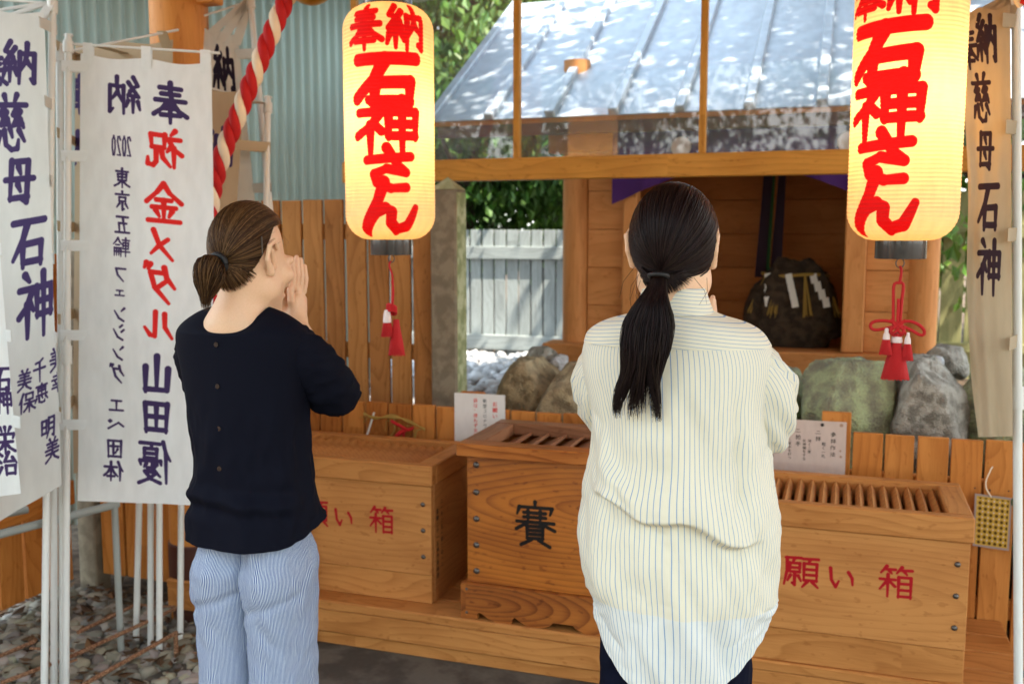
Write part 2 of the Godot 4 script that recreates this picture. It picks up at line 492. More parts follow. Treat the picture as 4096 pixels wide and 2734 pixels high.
func _ready() -> void:
	rng.seed = 20210808
	# camera
	var pitch := atan((1367.0 - 935.0) / FL)
	var yaw := atan(0.34)
	var level := Vector3(-sin(yaw), 0, -cos(yaw))
	c_right = Vector3(cos(yaw), 0, -sin(yaw))
	c_fwd = level * cos(pitch) - Vector3.UP * sin(pitch)
	c_up = Vector3.UP * cos(pitch) + level * sin(pitch)
	var cam := Camera3D.new()
	cam.name = "camera"
	var phys := CameraAttributesPhysical.new()
	phys.frustum_focal_length = 12.0 * FL / 1367.0
	phys.frustum_focus_distance = 1.95
	phys.exposure_aperture = 4.5
	cam.attributes = phys
	cam.transform = Transform3D(Basis(c_right, c_up, -c_fwd), eye)
	cam.near = 0.05
	cam.far = 400.0
	cam.fov = rad_to_deg(2.0 * atan(1367.0 / FL))
	cam.current = true
	add_child(cam)
	# sky, sun and exposure
	var env := Environment.new()
	var sky_mat := ProceduralSkyMaterial.new()
	sky_mat.sky_top_color = Color(0.63, 0.705, 0.775)
	sky_mat.sky_horizon_color = Color(0.945, 0.95, 0.92)
	sky_mat.sky_curve = 0.22
	sky_mat.ground_bottom_color = Color(0.36, 0.35, 0.32)
	sky_mat.ground_horizon_color = Color(0.60, 0.62, 0.60)
	sky_mat.sky_energy_multiplier = 1.0
	var sky := Sky.new()
	sky.sky_material = sky_mat
	env.background_mode = Environment.BG_SKY
	env.sky = sky
	env.tonemap_mode = Environment.TONE_MAPPER_LINEAR
	env.tonemap_exposure = 5.7
	env.sdfgi_enabled = true
	env.ssao_enabled = true
	env.ssil_enabled = true
	var we := WorldEnvironment.new()
	we.name = "environment"
	we.environment = env
	add_child(we)
	var sun := DirectionalLight3D.new()
	sun.name = "sun"
	sun.light_energy = 1.2
	sun.light_angular_distance = 0.5
	sun.light_color = Color(1.0, 0.955, 0.88)
	sun.shadow_enabled = true
	add_child(sun)
	sun.look_at_from_position(Vector3(3.2, 6.0, 1.2), Vector3.ZERO)
	make_materials()
	setting()
	corrugated_wall()
	trees()
	shrine()
	far_fences()
	rocks()
	glazed_screen()
	slat_fences()
	pavilion()
	shelf_and_boxes()
	low_fence()
	lanterns()
	banners()
	bell_and_rope()
	notices()
	gravel()
	woman_in_shirt()
	woman_in_navy()

func make_materials() -> void:
	M.cedar = wood_mat(11, Color(0.77, 0.53, 0.29), Color(0.59, 0.36, 0.16), 22.0, 0.5, 0.55)
	M.fence = wood_mat(23, Color(0.78, 0.50, 0.23), Color(0.60, 0.33, 0.11), 30.0, 0.45, 0.6)
	M.fence_b = wood_mat(29, Color(0.80, 0.53, 0.26), Color(0.62, 0.36, 0.13), 22.0, 0.5, 0.6)
	M.tall = wood_mat(31, Color(0.73, 0.51, 0.28), Color(0.55, 0.35, 0.16), 24.0, 0.5, 0.7)
	M.tall_b = wood_mat(33, Color(0.68, 0.46, 0.25), Color(0.48, 0.30, 0.13), 18.0, 0.6, 0.75)
	M.fence_c = wood_mat(34, Color(0.73, 0.46, 0.21), Color(0.54, 0.30, 0.10), 36.0, 0.6, 0.65)
	M.beam = wood_mat(37, Color(0.82, 0.60, 0.27), Color(0.62, 0.42, 0.15), 40.0, 0.4, 0.5)
	M.pillar = wood_mat(41, Color(0.85, 0.58, 0.29), Color(0.70, 0.42, 0.17), 14.0, 0.35, 0.5)
	M.pillar_v = M.pillar
	M.keyaki = wood_mat(43, Color(0.72, 0.44, 0.20), Color(0.42, 0.20, 0.06), 34.0, 0.75, 0.35)
	M.keyaki_top = wood_mat(47, Color(0.60, 0.42, 0.30), Color(0.40, 0.24, 0.15), 30.0, 0.5, 0.4)
	M.shrine_wood = wood_mat(53, Color(0.83, 0.58, 0.35), Color(0.68, 0.43, 0.22), 16.0, 0.35, 0.6)
	M.inner_wood = wood_mat(59, Color(0.76, 0.50, 0.27), Color(0.60, 0.36, 0.16), 14.0, 0.3, 0.6)
	M.grey_wood = wood_mat(61, Color(0.58, 0.61, 0.61), Color(0.42, 0.44, 0.44), 26.0, 0.4, 0.85)
	M.mossy_wood = wood_mat(67, Color(0.58, 0.57, 0.40), Color(0.42, 0.43, 0.28), 26.0, 0.4, 0.85)
	M.concrete = grain_mat(71, Color(0.48, 0.44, 0.37), Color(0.57, 0.53, 0.45), 0.02, 0.5, 0.92, 0.15)
	M.moss_side = grain_mat(73, Color(0.52, 0.55, 0.38), Color(0.72, 0.73, 0.58), 0.02, 0.5, 0.92, 0.1)
	M.floor = grain_mat(79, Color(0.27, 0.25, 0.22), Color(0.38, 0.36, 0.32), 0.02, 1.1, 0.85, 0.1)
	M.earth = grain_mat(83, Color(0.23, 0.17, 0.12), Color(0.38, 0.31, 0.24), 0.03, 0.6, 1.0, 0.6)
	M.rock = grain_mat(89, Color(0.48, 0.47, 0.43), Color(0.74, 0.73, 0.69), 0.022, 0.4, 0.95, 2.5, 0.0, 0.5)
	M.rock_tan = grain_mat(97, Color(0.50, 0.44, 0.34), Color(0.74, 0.67, 0.53), 0.022, 0.45, 0.95, 2.5, 0.0, 0.5)
	M.rock_moss = grain_mat(101, Color(0.48, 0.47, 0.40), Color(0.68, 0.73, 0.55), 0.018, 0.45, 0.95, 2.5, 0.02, 0.5)
	M.dark_stone = grain_mat(103, Color(0.17, 0.13, 0.09), Color(0.30, 0.24, 0.18), 0.02, 0.4, 0.9, 1.5, 0.0, 0.5)
	M.white_stone = grain_mat(105, Color(0.62, 0.63, 0.64), Color(0.86, 0.87, 0.88), 0.02, 0.2, 0.9, 0.5)
	M.roof_steel = grain_mat(106, Color(0.60, 0.64, 0.69), Color(0.68, 0.72, 0.77), 0.02, 0.6, 0.42)
	M.roof_steel.metallic = 0.3
	M.steel = mat(Color(0.66, 0.70, 0.74), 0.38, null, 0.35)
	M.pipe = mat(Color(0.86, 0.87, 0.85), 0.4)
	M.pipe_old = mat(Color(0.60, 0.62, 0.60), 0.5)
	M.rust = grain_mat(107, Color(0.36, 0.20, 0.10), Color(0.66, 0.52, 0.40), 0.05, 0.12, 0.9)
	M.black = mat(Color(0.03, 0.03, 0.03), 0.12)
	M.black.clearcoat_enabled = true
	M.black.clearcoat = 1.0
	M.gold = mat(Color(0.80, 0.60, 0.25), 0.3, null, 0.9)
	M.nail = mat(Color(0.40, 0.38, 0.36), 0.35, null, 0.8)
	M.red_cord = mat(Color(0.72, 0.04, 0.06), 0.75)
	M.red_cord.rim_enabled = true
	M.red_cord.rim = 0.4
	M.white_cord = mat(Color(0.92, 0.87, 0.77), 0.9)
	M.white_silk = mat(Color(0.90, 0.84, 0.82), 0.8)
	M.straw = mat(Color(0.66, 0.54, 0.26), 0.9)
	M.paper = mat(Color(0.88, 0.88, 0.86), 0.8)
	M.glass = mat(Color(0.86, 0.93, 0.95, 0.05), 0.02)
	M.glass.transparency = BaseMaterial3D.TRANSPARENCY_ALPHA
	M.sheet = mat(Color(0.70, 0.80, 0.79), 0.45, null, 0.1)
	M.copper = mat(Color(0.30, 0.15, 0.11), 0.55)
	M.purple = mat(Color(0.28, 0.12, 0.42), 0.85)
	M.dark_purple = mat(Color(0.17, 0.09, 0.17), 0.85)
	M.dark_green = mat(Color(0.10, 0.30, 0.12), 0.8)
	M.skin = grain_mat(131, Color(0.86, 0.695, 0.555), Color(0.88, 0.72, 0.58), 0.04, 0.05, 0.48)
	M.skin.subsurf_scatter_enabled = true
	M.skin.subsurf_scatter_strength = 0.12
	M.button = mat(Color(0.07, 0.08, 0.10), 0.25)
	M.dark = mat(Color(0.05, 0.05, 0.055), 0.6)

# ---------------------------------------------------------------- setting
func plate(x0, x1, z0, z1, y) -> MB:
	var b := MB.new()
	b.quad(Vector3(x0, y, z1), Vector3(x1, y, z1), Vector3(x1, y, z0), Vector3(x0, y, z0))
	return b

func setting() -> void:
	var g := obj("ground", plate(-120, 120, -120, 120, -0.012), M.earth)
	struct(g)
	var f := MB.new()
	f.box(Vector3(0.85, -0.05, 0.5), Vector3(6.1, 0.1, 8.5), 0.004)
	var fl := obj("pavilion_floor", f, M.floor)
	struct(fl)
	var t := MB.new()
	t.box(Vector3(0, 0.2, -20.25), Vector3(60, 0.7, 32.0), 0.05)
	var te := obj("terrace", t, M.earth)
	struct(te)
	var t2 := MB.new()
	t2.box(Vector3(0.8, 0.27, -4.0), Vector3(4.66, 0.55, 0.52), 0.03)
	var te2 := obj("terrace_edge", t2, M.earth)
	struct(te2)

func corrugated_wall() -> void:
	var a := vz(-60, 300, 4.25)
	var b := vz(880, 300, 6.05)
	a.y = 0
	b.y = 0
	var w := thing("corrugated_wall", "pale blue corrugated sheet wall rising behind the brown slat fence", "wall", a)
	var dir := (b - a).normalized()
	var nrm := Vector3(-dir.z, 0, dir.x)
	if nrm.dot(-a) < 0:
		nrm = -nrm
	var L := a.distance_to(b)
	var n := int(L / 0.063)
	var pts := PackedVector3Array()
	var uv := PackedVector2Array()
	for r in 2:
		for q in n * 10 + 1:
			var s := float(q) / (n * 10)
			pts.append(a + dir * (L * s) + nrm * (0.014 * cos(s * n * TAU)) + Vector3.UP * (4.2 if r == 0 else 0.1))
			uv.append(Vector2(s, r))
	var m := MB.new()
	m.grid(pts, uv, 2, n * 10 + 1)
	m.grid(pts, uv, 2, n * 10 + 1, true)
	for k in m.v.size() / 2:
		m.v[k + m.v.size() / 2] -= nrm * 0.003
	obj("corrugated_sheet", m, M.sheet, w)
	var ev := MB.new()
	ev.box((a + b) * 0.5 + nrm * 0.4 + Vector3.UP * 2.98, Vector3(L + 0.6, 0.05, 0.8), 0.005, Basis(dir, Vector3.UP, dir.cross(Vector3.UP)))
	obj("added_shade_eave", ev, M.steel, w)  # unseen eave, added to keep the sun off the sheet
	for y in [1.0, 2.3, 3.7]:
		var r2 := MB.new()
		r2.box((a + b) * 0.5 - nrm * 0.045 + Vector3.UP * y, Vector3(L, 0.06, 0.05), 0.003, Basis(dir, Vector3.UP, dir.cross(Vector3.UP)))
		obj("rail", r2, M.grey_wood, w)

# ---------------------------------------------------------------- trees beyond the fence
func leaf_mesh() -> ArrayMesh:
	var b := MB.new()
	var w := 0.32
	b.quad(Vector3(0, 0, 0), Vector3(w, 0.5, 0.06), Vector3(0, 1, 0), Vector3(0, 0.5, -0.05))
	b.quad(Vector3(0, 0, 0), Vector3(0, 0.5, -0.05), Vector3(0, 1, 0), Vector3(-w, 0.5, 0.06))
	return b.mesh()

func tree(pos: Vector3, h: float, rad: float, n: int, size: float, col: Color, label: String, low := 0.12, bend := Vector3.ZERO, n_clumps := 70, group := "trees beyond the far fence") -> void:
	var t := thing("broadleaf_tree", label, "tree", pos, group)
	var tr := MB.new()
	var pts := PackedVector3Array()
	var rr := PackedFloat32Array()
	var lean := Vector3(rnd(-0.5, 0.5), 0, rnd(-0.3, 0.3)) + bend
	for k in 7:
		var s := k / 6.0
		pts.append(pos + Vector3(0, h * 0.8 * s, 0) + lean * s * s)
		rr.append(lerpf(0.13, 0.03, s) * (1.5 if k == 0 else 1.0))
	tr.tube(pts, rr, 9)
	var ends := []
	for k in 16:
		var s := rnd(0.15, 0.95)
		var p0: Vector3 = pos + Vector3(0, h * 0.8 * s, 0) + lean * s * s
		var an := rnd(0, TAU)
		var l := rad * rnd(0.5, 1.0) * (1.2 - 0.6 * s)
		var p2 := p0 + Vector3(cos(an) * l, rnd(0.1, 0.6) * l, sin(an) * l)
		tr.tube(PackedVector3Array([p0, (p0 + p2) * 0.5 + Vector3(0, -0.06 * l, 0), p2]), PackedFloat32Array([0.045 * (1.1 - s), 0.028 * (1.1 - s) + 0.004, 0.008]), 6)
		ends.append([p0, p2])
	obj("trunk", tr, M.bark, t)
	var mm := MultiMesh.new()
	mm.transform_format = MultiMesh.TRANSFORM_3D
	mm.use_colors = true
	mm.mesh = M.leaf_mesh
	mm.instance_count = n
	var clumps := []
	for k in n_clumps:
		var e = ends[rng.randi() % ends.size()]
		var c: Vector3 = e[0].lerp(e[1], rnd(0.35, 1.1)) + Vector3(rnd(-1, 1), rnd(-0.6, 0.8), rnd(-1, 1)) * rad * 0.45
		c.y = maxf(c.y, pos.y + h * low)
		clumps.append([c, rnd(0.18, 0.42) * rad * 0.55])
	for k in n:
		var cl = clumps[rng.randi() % clumps.size()]
		var d: Vector3 = Vector3(rng.randfn(), rng.randfn() * 0.55, rng.randfn()) * cl[1]
		var bs := Basis.from_euler(Vector3(rnd(-1.2, 0.4), rnd(0, TAU), rnd(-0.6, 0.6)))
		bs = bs.scaled(Vector3.ONE * size * rnd(0.7, 1.3))
		mm.set_instance_transform(k, Transform3D(bs, cl[0] + d - pos))
		var v := rnd(0.65, 1.35)
		mm.set_instance_color(k, Color(col.r * v * rnd(0.85, 1.25), col.g * v, col.b * v))
	var mi := MultiMeshInstance3D.new()
	mi.name = "crown"
	mi.multimesh = mm
	mi.material_override = M.leaf
	mi.set_meta("kind", "stuff")
	t.add_child(mi)

func trees() -> void:
	M.bark = grain_mat(109, Color(0.20, 0.16, 0.12), Color(0.34, 0.29, 0.24), 0.04, 0.4, 1.0, 0.8)
	M.leaf = mat(Color.WHITE, 0.5)
	M.leaf.vertex_color_use_as_albedo = true
	M.leaf.backlight_enabled = true
	M.leaf.backlight = Color(0.75, 0.85, 0.45)
	M.leaf_mesh = leaf_mesh()
	var gr := Color(0.08, 0.18, 0.04)
	var li := Color(0.15, 0.29, 0.05)
	var blue := Color(0.055, 0.14, 0.055)
	var spots := [
		[-5.4, -9.4, 5.2, 1.7, gr, "dark broadleaf tree at the far end of the row behind the corrugated wall"],
		[-3.9, -8.7, 4.6, 1.5, gr, "dense dark tree filling the gap above the grey board fence"],
		[-2.6, -8.4, 3.4, 1.2, li, "bright green low tree just behind the grey board fence"],
		[-2.2, -10.3, 6.2, 1.9, blue, "tall dark tree behind the low bright green one"],
		[-0.9, -9.0, 4.8, 1.6, gr, "leafy tree right behind the little shrine"],
		[0.6, -8.8, 4.4, 1.5, li, "light green tree behind the mossy board fence"],
		[1.4, -10.2, 6.0, 1.9, blue, "tall dark tree behind the light green one beside the shrine"],
		[2.8, -8.9, 5.0, 1.7, gr, "broadleaf tree at the end of the row past the mossy fence"],
		[-7.4, -10.5, 6.5, 2.0, blue, "tall tree towering over the row behind the corrugated wall"],
		[-4.2, -11.4, 7.0, 2.1, blue, "tallest dark tree at the back of the row"],
		[-3.2, -8.0, 5.4, 1.5, gr, "leafy tree standing close behind the grey board fence by the corrugated wall"],
		[-2.9, -9.6, 6.4, 1.8, gr, "tall leafy tree showing above the shrine's roof edge"],
	]
	for s in spots:
		tree(Vector3(s[0], 0.55, s[1]), s[2], s[3], 12000 if s[0] < -2.4 else 7000, 0.09, s[4], s[5])
	# the tree whose branches reach over the shrine's roof and break up the sun on it
	tree(Vector3(1.7, 0.55, -7.6), 7.2, 2.0, 24000, 0.13, gr, "tree leaning over the shrine's roof from behind the mossy fence", 0.6, Vector3(-2.4, 0, 4.3), 32)
	# the wood round the yard behind the visitors, which the glass mirrors
	var wood := [[-7.0, 8.5, "broadleaf tree across the yard opposite the banner stand"], [-3.6, 10.5, "broadleaf tree across the yard opposite the slat fence"], [-0.4, 11.0, "broadleaf tree across the yard opposite the offering box"], [2.8, 10.2, "broadleaf tree across the yard opposite the small shrine"], [6.0, 8.8, "broadleaf tree across the yard past the pavilion"]]
	for s in wood:
		tree(Vector3(s[0], 0.0, s[1]), 7.5, 2.6, 6500, 0.17, gr, s[2], 0.1, Vector3.ZERO, 70, "trees round the yard")

func fence_line(called, label, x0, x1, z, y0, y1, pitch, gap, m, rails, group := "", thick := 0.018, front := true, topvar := 0.004) -> Node3D:
	var t := thing(called, label, "fence", Vector3((x0 + x1) * 0.5, y0, z), group)
	var x: float = x0
	while x < x1 - 0.02:
		var w: float = pitch - gap * rnd(0.7, 1.3)
		var b := MB.new()
		var top: float = y1 + rnd(-topvar, topvar)
		b.box(Vector3(x + w * 0.5, (y0 + top) * 0.5, z), Vector3(w, top - y0, thick), 0.002, Basis(Vector3.BACK, rnd(-0.002, 0.002)), 1, ruv())
		obj("slat", b, m[rng.randi() % m.size()], t)
		x += pitch
	for r in rails:
		var b := MB.new()
		b.box(Vector3((x0 + x1) * 0.5, r[0], z + (1.0 if front else -1.0) * (thick * 0.5 + 0.0165)), Vector3(x1 - x0, r[1], 0.032), 0.003, Basis(), 0, ruv())
		obj("rail", b, m[0], t)
	return t

func far_fences() -> void:
	fence_line("board_fence", "weathered pale grey board fence with two cross rails under the trees", -4.2, -1.4, -7.2, 0.5, 1.531, 0.1007, 0.012, [M.grey_wood], [[1.355, 0.096], [0.655, 0.115]])
	fence_line("board_fence", "greenish mossy board fence beside the small shrine", 0.46, 2.2, -7.0, 0.5, 1.78, 0.15, 0.014, [M.mossy_wood], [[1.52, 0.09], [0.76, 0.06]])

# ---------------------------------------------------------------- the little shrine behind the screen
func shrine() -> void:
	var t := thing("small_shrine", "small open-fronted wooden shrine with ribbed metal roof behind the glazed screen", "shrine", Vector3(-0.5, 0.55, -5.3))
	for x in [-1.362, 0.362]:
		var b := MB.new()
		b.lathe(Vector3(x, 0, -5.07), PackedVector2Array([Vector2(0.07, 2.4), Vector2(0.07, 0.925)]), 24, 1.0)
		obj("column", b, M.shrine_wood, t)
	for x in [-1.055, 0.05]:
		var b := MB.new()
		b.box(Vector3(x, 1.6, -5.03), Vector3(0.075 if x < 0 else 0.1, 1.35, 0.09), 0.006, Basis(), 1, ruv())
		obj("post", b, M.shrine_wood, t)
	for s in [[-1.29, -1.095], [0.102, 0.30]]:
		for k in 7:
			var y0 := 0.925 + k * 0.2
			var b := MB.new()
			b.box(Vector3((s[0] + s[1]) * 0.5, y0 + 0.0985, -5.06 + 0.002 * (k % 2)), Vector3(s[1] - s[0], 0.197, 0.03), 0.002, Basis(), 0, ruv())
			obj("plank", b, M.shrine_wood, t)
	for s in [[Vector3(-0.5, 1.5, -6.03), Vector3(1.78, 1.3, 0.02)], [Vector3(-1.39, 1.5, -5.6), Vector3(0.02, 1.3, 0.84)], [Vector3(0.39, 1.5, -5.6), Vector3(0.02, 1.3, 0.84)]]:
		var b := MB.new()
		b.box(s[0], s[1], 0.002)
		obj("light_stop_board", b, M.inner_wood, t)  # added out of sight behind the planks to block light through their gaps
	var sill := MB.new()
	sill.box(Vector3(-0.528, 0.866, -5.03), Vector3(1.96, 0.115, 0.2), 0.006, Basis(), 0, ruv())
	obj("sill", sill, M.shrine_wood, t)
	for x in [-1.43, 0.37]:
		var b := MB.new()
		b.box(Vector3(x, 0.682, -5.05), Vector3(0.2, 0.25, 0.24), 0.01, Basis(), 0, ruv())
		obj("foundation_block", b, M.concrete, t)
	for x in [-1.362, 0.362]:
		for k in 6:
			var b := MB.new()
			b.box(Vector3(x, 0.97 + 0.2 * k, -5.58), Vector3(0.03, 0.197, 0.86), 0.002, Basis(), 2, ruv())
			obj("plank", b, M.inner_wood, t)
	for k in 6:
		var b := MB.new()
		b.box(Vector3(-0.5, 1.0 + 0.2 * k, -6.0), Vector3(1.78, 0.197, 0.03), 0.002, Basis(), 0, ruv())
		obj("plank", b, M.inner_wood, t)
	var fl := MB.new()
	fl.box(Vector3(-0.5, 0.896, -5.56), Vector3(1.7, 0.03, 0.84), 0.003, Basis(), 0, ruv())
	obj("floor_board", fl, M.inner_wood, t)
	var ce := MB.new()
	ce.box(Vector3(-0.5, 2.16, -5.5), Vector3(1.76, 0.03, 0.95), 0.003, Basis(), 0, ruv())
	obj("ceiling_board", ce, M.inner_wood, t)
	var li := MB.new()
	li.box(Vector3(-0.5, 2.0, -5.02), Vector3(1.98, 0.16, 0.1), 0.006, Basis(), 0, ruv())
	obj("lintel", li, M.inner_wood, t)
	# roof: flat pans between standing ribs, rising away from the front eave
	var e0 := Vector3(-1.99, 2.065, -4.6)
	var up := Vector3(0, 0.533, -0.846).normalized()
	var nr := Vector3(0, 0.846, 0.533).normalized()
	var roof := MB.new()
	roof.box(e0 + Vector3(1.62, 0, 0) + up * 0.8 - nr * 0.02, Vector3(3.24, 0.03, 1.6), 0.002, Basis(Vector3.RIGHT, nr, -up))
	var ro := obj("roof", roof, M.inner_wood, t)
	var x := 0.0
	while x < 3.1:
		var b := MB.new()
		b.box(e0 + Vector3(x + 0.155, 0, 0) + up * 0.8 + nr * 0.001 * rnd(0, 2), Vector3(0.306, 0.006, 1.63), 0.002, Basis(Vector3.RIGHT, nr, -up))
		obj("roof_pan", b, M.roof_steel, ro)
		var s := MB.new()
		s.box(e0 + Vector3(x, 0, 0) + up * 0.8 + nr * 0.018, Vector3(0.05, 0.036, 1.645), 0.006, Basis(Vector3.RIGHT, nr, -up))
		obj("roof_rib", s, M.roof_steel, ro)
		x += 0.312
	var fa := MB.new()
	fa.box(e0 + Vector3(1.62, -0.05, -0.04), Vector3(3.2, 0.07, 0.03), 0.003, Basis(), 0)
	obj("fascia", fa, M.copper, ro)
	# gathered purple curtain along the lintel
	var cu := thing("curtain", "purple curtain gathered up along the front of the small shrine", "curtain", Vector3(-0.52, 1.7, -4.97))
	var pts := PackedVector3Array()
	var uv := PackedVector2Array()
	for r in 13:
		for q in 61:
			var s := q / 60.0
			var v := r / 12.0
			var xx := lerpf(-1.14, 0.12, s)
			var side := absf(s - 0.5) * 2.0
			var drop := lerpf(0.22, 0.42, pow(side, 1.5))
			pts.append(Vector3(xx, 2.07 - drop * v, -4.955 + 0.012 * sin(s * 46.0 + v * 2.0) * v))
			uv.append(Vector2(s, v))
	var cm := MB.new()
	cm.grid(pts, uv, 13, 61)
	obj("cloth", cm, M.purple, cu)
	for sx in [-0.79, 0.0]:
		var cr := MB.new()
		cr.rod(Vector3(sx, 1.93, -4.936), Vector3(sx, 1.93, -4.942), 0.05, 24)
		obj("crest", cr, M.white_silk, cu)
	# hanging ribbons
	for s in [[1765, 26, M.dark_purple, "dark purple ribbon hanging inside the small shrine above the stone"], [1797, 22, M.dark_purple, "second purple ribbon hanging inside the shrine beside the green one"], [1779, 7, M.dark_green, "narrow green ribbon hanging between the purple ones in the shrine"]]:
		var p := at(s[0], 500, 5.62)
		var hw: float = s[1] * 0.0012
		var pp := PackedVector3Array()
		var u2 := PackedVector2Array()
		for r in 10:
			var v := r / 9.0
			for q in 3:
				pp.append(Vector3(p.x + (q - 1) * hw * (0.6 + 0.6 * v) - 0.03 * v, 2.08 - 0.82 * v, -5.6 + 0.01 * sin(v * 9.0 + s[0]) + 0.012 * absf(q - 1.0) + (0.02 if s[1] < 10 else 0.0)))
				u2.append(Vector2(q, v))
		var b := MB.new()
		b.grid(pp, u2, 10, 3)
		var o := obj("ribbon", b, s[2])
		tag(o, s[3], "ribbon", "ribbons in the small shrine")
	# the sacred stone and its straw rope
	var stone := lump(Vector3(-0.245, 1.13, -5.42), Vector3(0.27, 0.25, 0.2), 5, 0.16, 34, 1)
	var so := obj("sacred_stone", stone, M.dark_stone)
	tag(so, "dark cone-shaped stone standing inside the small shrine", "stone")
	var rp := thing("straw_rope", "thin straw rope with hanging straw bundles and zigzag paper round the dark stone", "rope", Vector3(-0.245, 1.29, -5.42))
	var ring := PackedVector3Array()
	var rr := PackedFloat32Array()
	for k in 33:
		var th := TAU * k / 32.0
		ring.append(Vector3(-0.245 + 0.17 * sin(th), 1.285 + 0.006 * sin(th * 3.0), -5.42 + 0.13 * cos(th)))
		rr.append(0.009)
	var rb := MB.new()
	rb.tube(ring, rr, 7, false)
	obj("rope_ring", rb, M.straw, rp)
	for k in 4:
		var th: float = [-1.0, -0.42, 0.32, 0.98][k]
		var b := MB.new()
		for f in 16:
			var e := rnd(-1, 1) * 0.02
			var p0 := Vector3(-0.245 + 0.175 * sin(th) + e * 0.2, 1.285, -5.42 + 0.135 * cos(th))
			var p1 := Vector3(-0.245 + 0.255 * sin(th) + e * 1.3, 1.285 - rnd(0.19, 0.22), -5.42 + 0.215 * cos(th) + rnd(-0.004, 0.004))
			b.rod(p0, p1, 0.0018, 4)
		obj("straw_bundle", b, M.straw, rp)
	for k in 3:
		var th: float = [-0.72, -0.06, 0.66][k]
		var b := MB.new()
		for z in 4:
			var p := Vector3(-0.245 + (0.18 + 0.016 * z) * sin(th), 1.27 - 0.04 * z, -5.42 + (0.148 + 0.021 * z) * cos(th))
			b.box(p + Vector3(0.012 * z - 0.012, 0, 0.004), Vector3(0.034, 0.052, 0.001), 0.0, Basis(Vector3.BACK, 0.22) * Basis(Vector3.RIGHT, -0.35))
		obj("paper_streamer", b, M.paper, rp)

# a boulder: a sphere of rows pushed in and out by noise; kind 1 is a cone
func lump(ctr: Vector3, half: Vector3, seed_: int, rough := 0.25, res := 22, kind := 0, flat := 0.0) -> MB:
	var n := noise(seed_ * 17 + 3, 0.9, 3)
	var n2 := noise(seed_ * 31 + 5, 2.6, 4)
	var n3 := noise(seed_ * 7 + 1, 0.9, 1)
	n3.noise_type = FastNoiseLite.TYPE_CELLULAR
	n3.cellular_return_type = FastNoiseLite.RETURN_DISTANCE
	var r2 := RandomNumberGenerator.new()
	r2.seed = seed_ * 91 + 7
	var planes := [[Vector3.RIGHT, 1.0], [Vector3.LEFT, 1.0], [Vector3.BACK, 0.95], [Vector3.UP, 0.97], [Vector3.DOWN, 0.95]]
	for f in 15:
		planes.append([Vector3(r2.randfn(), r2.randfn(), r2.randfn()).normalized(), r2.randf_range(0.84, 1.12)])
	var pts := PackedVector3Array()
	var uv := PackedVector2Array()
	var m := res * 2
	for r in res + 1:
		var ph := PI * r / res
		for q in m + 1:
			var th := TAU * q / m
			var d := Vector3(sin(ph) * sin(th), cos(ph), sin(ph) * cos(th))
			if q == m:
				d = Vector3(0, d.y, sin(ph))
			var p := d
			if kind == 0:
				# a block bounded by flat faces
				var rr := 1.25
				for f in planes:
					var dn: float = d.dot(f[0])
					if dn > 0.05:
						rr = minf(rr, f[1] / dn)
				pts.append(ctr + d * rr * half * (1.0 + rough * 0.35 * n.get_noise_3dv(d * 1.5) - rough * 0.3 * absf(n2.get_noise_3dv(d * 1.3))))
				uv.append(Vector2(th, ph))
				continue
			# squarer than a ball
			p = Vector3(signf(d.x) * pow(absf(d.x), 0.6), signf(d.y) * pow(absf(d.y), 0.6), signf(d.z) * pow(absf(d.z), 0.6))
			if kind == 1:
				var s := lerpf(1.0, 0.5, smoothstep(-0.6, 1.0, d.y))
				p.x *= s
				p.z *= s
			var e := 1.0 - rough * 0.9 * (n3.get_noise_3dv(d * 1.0) + 0.6) + rough * n.get_noise_3dv(d) * 1.6 + rough * 0.5 * absf(n2.get_noise_3dv(d)) * -1.2
			pts.append(ctr + p * half * e)
			uv.append(Vector2(th, ph))
	var b := MB.new()
	b.grid(pts, uv, res + 1, m + 1, true)
	return b

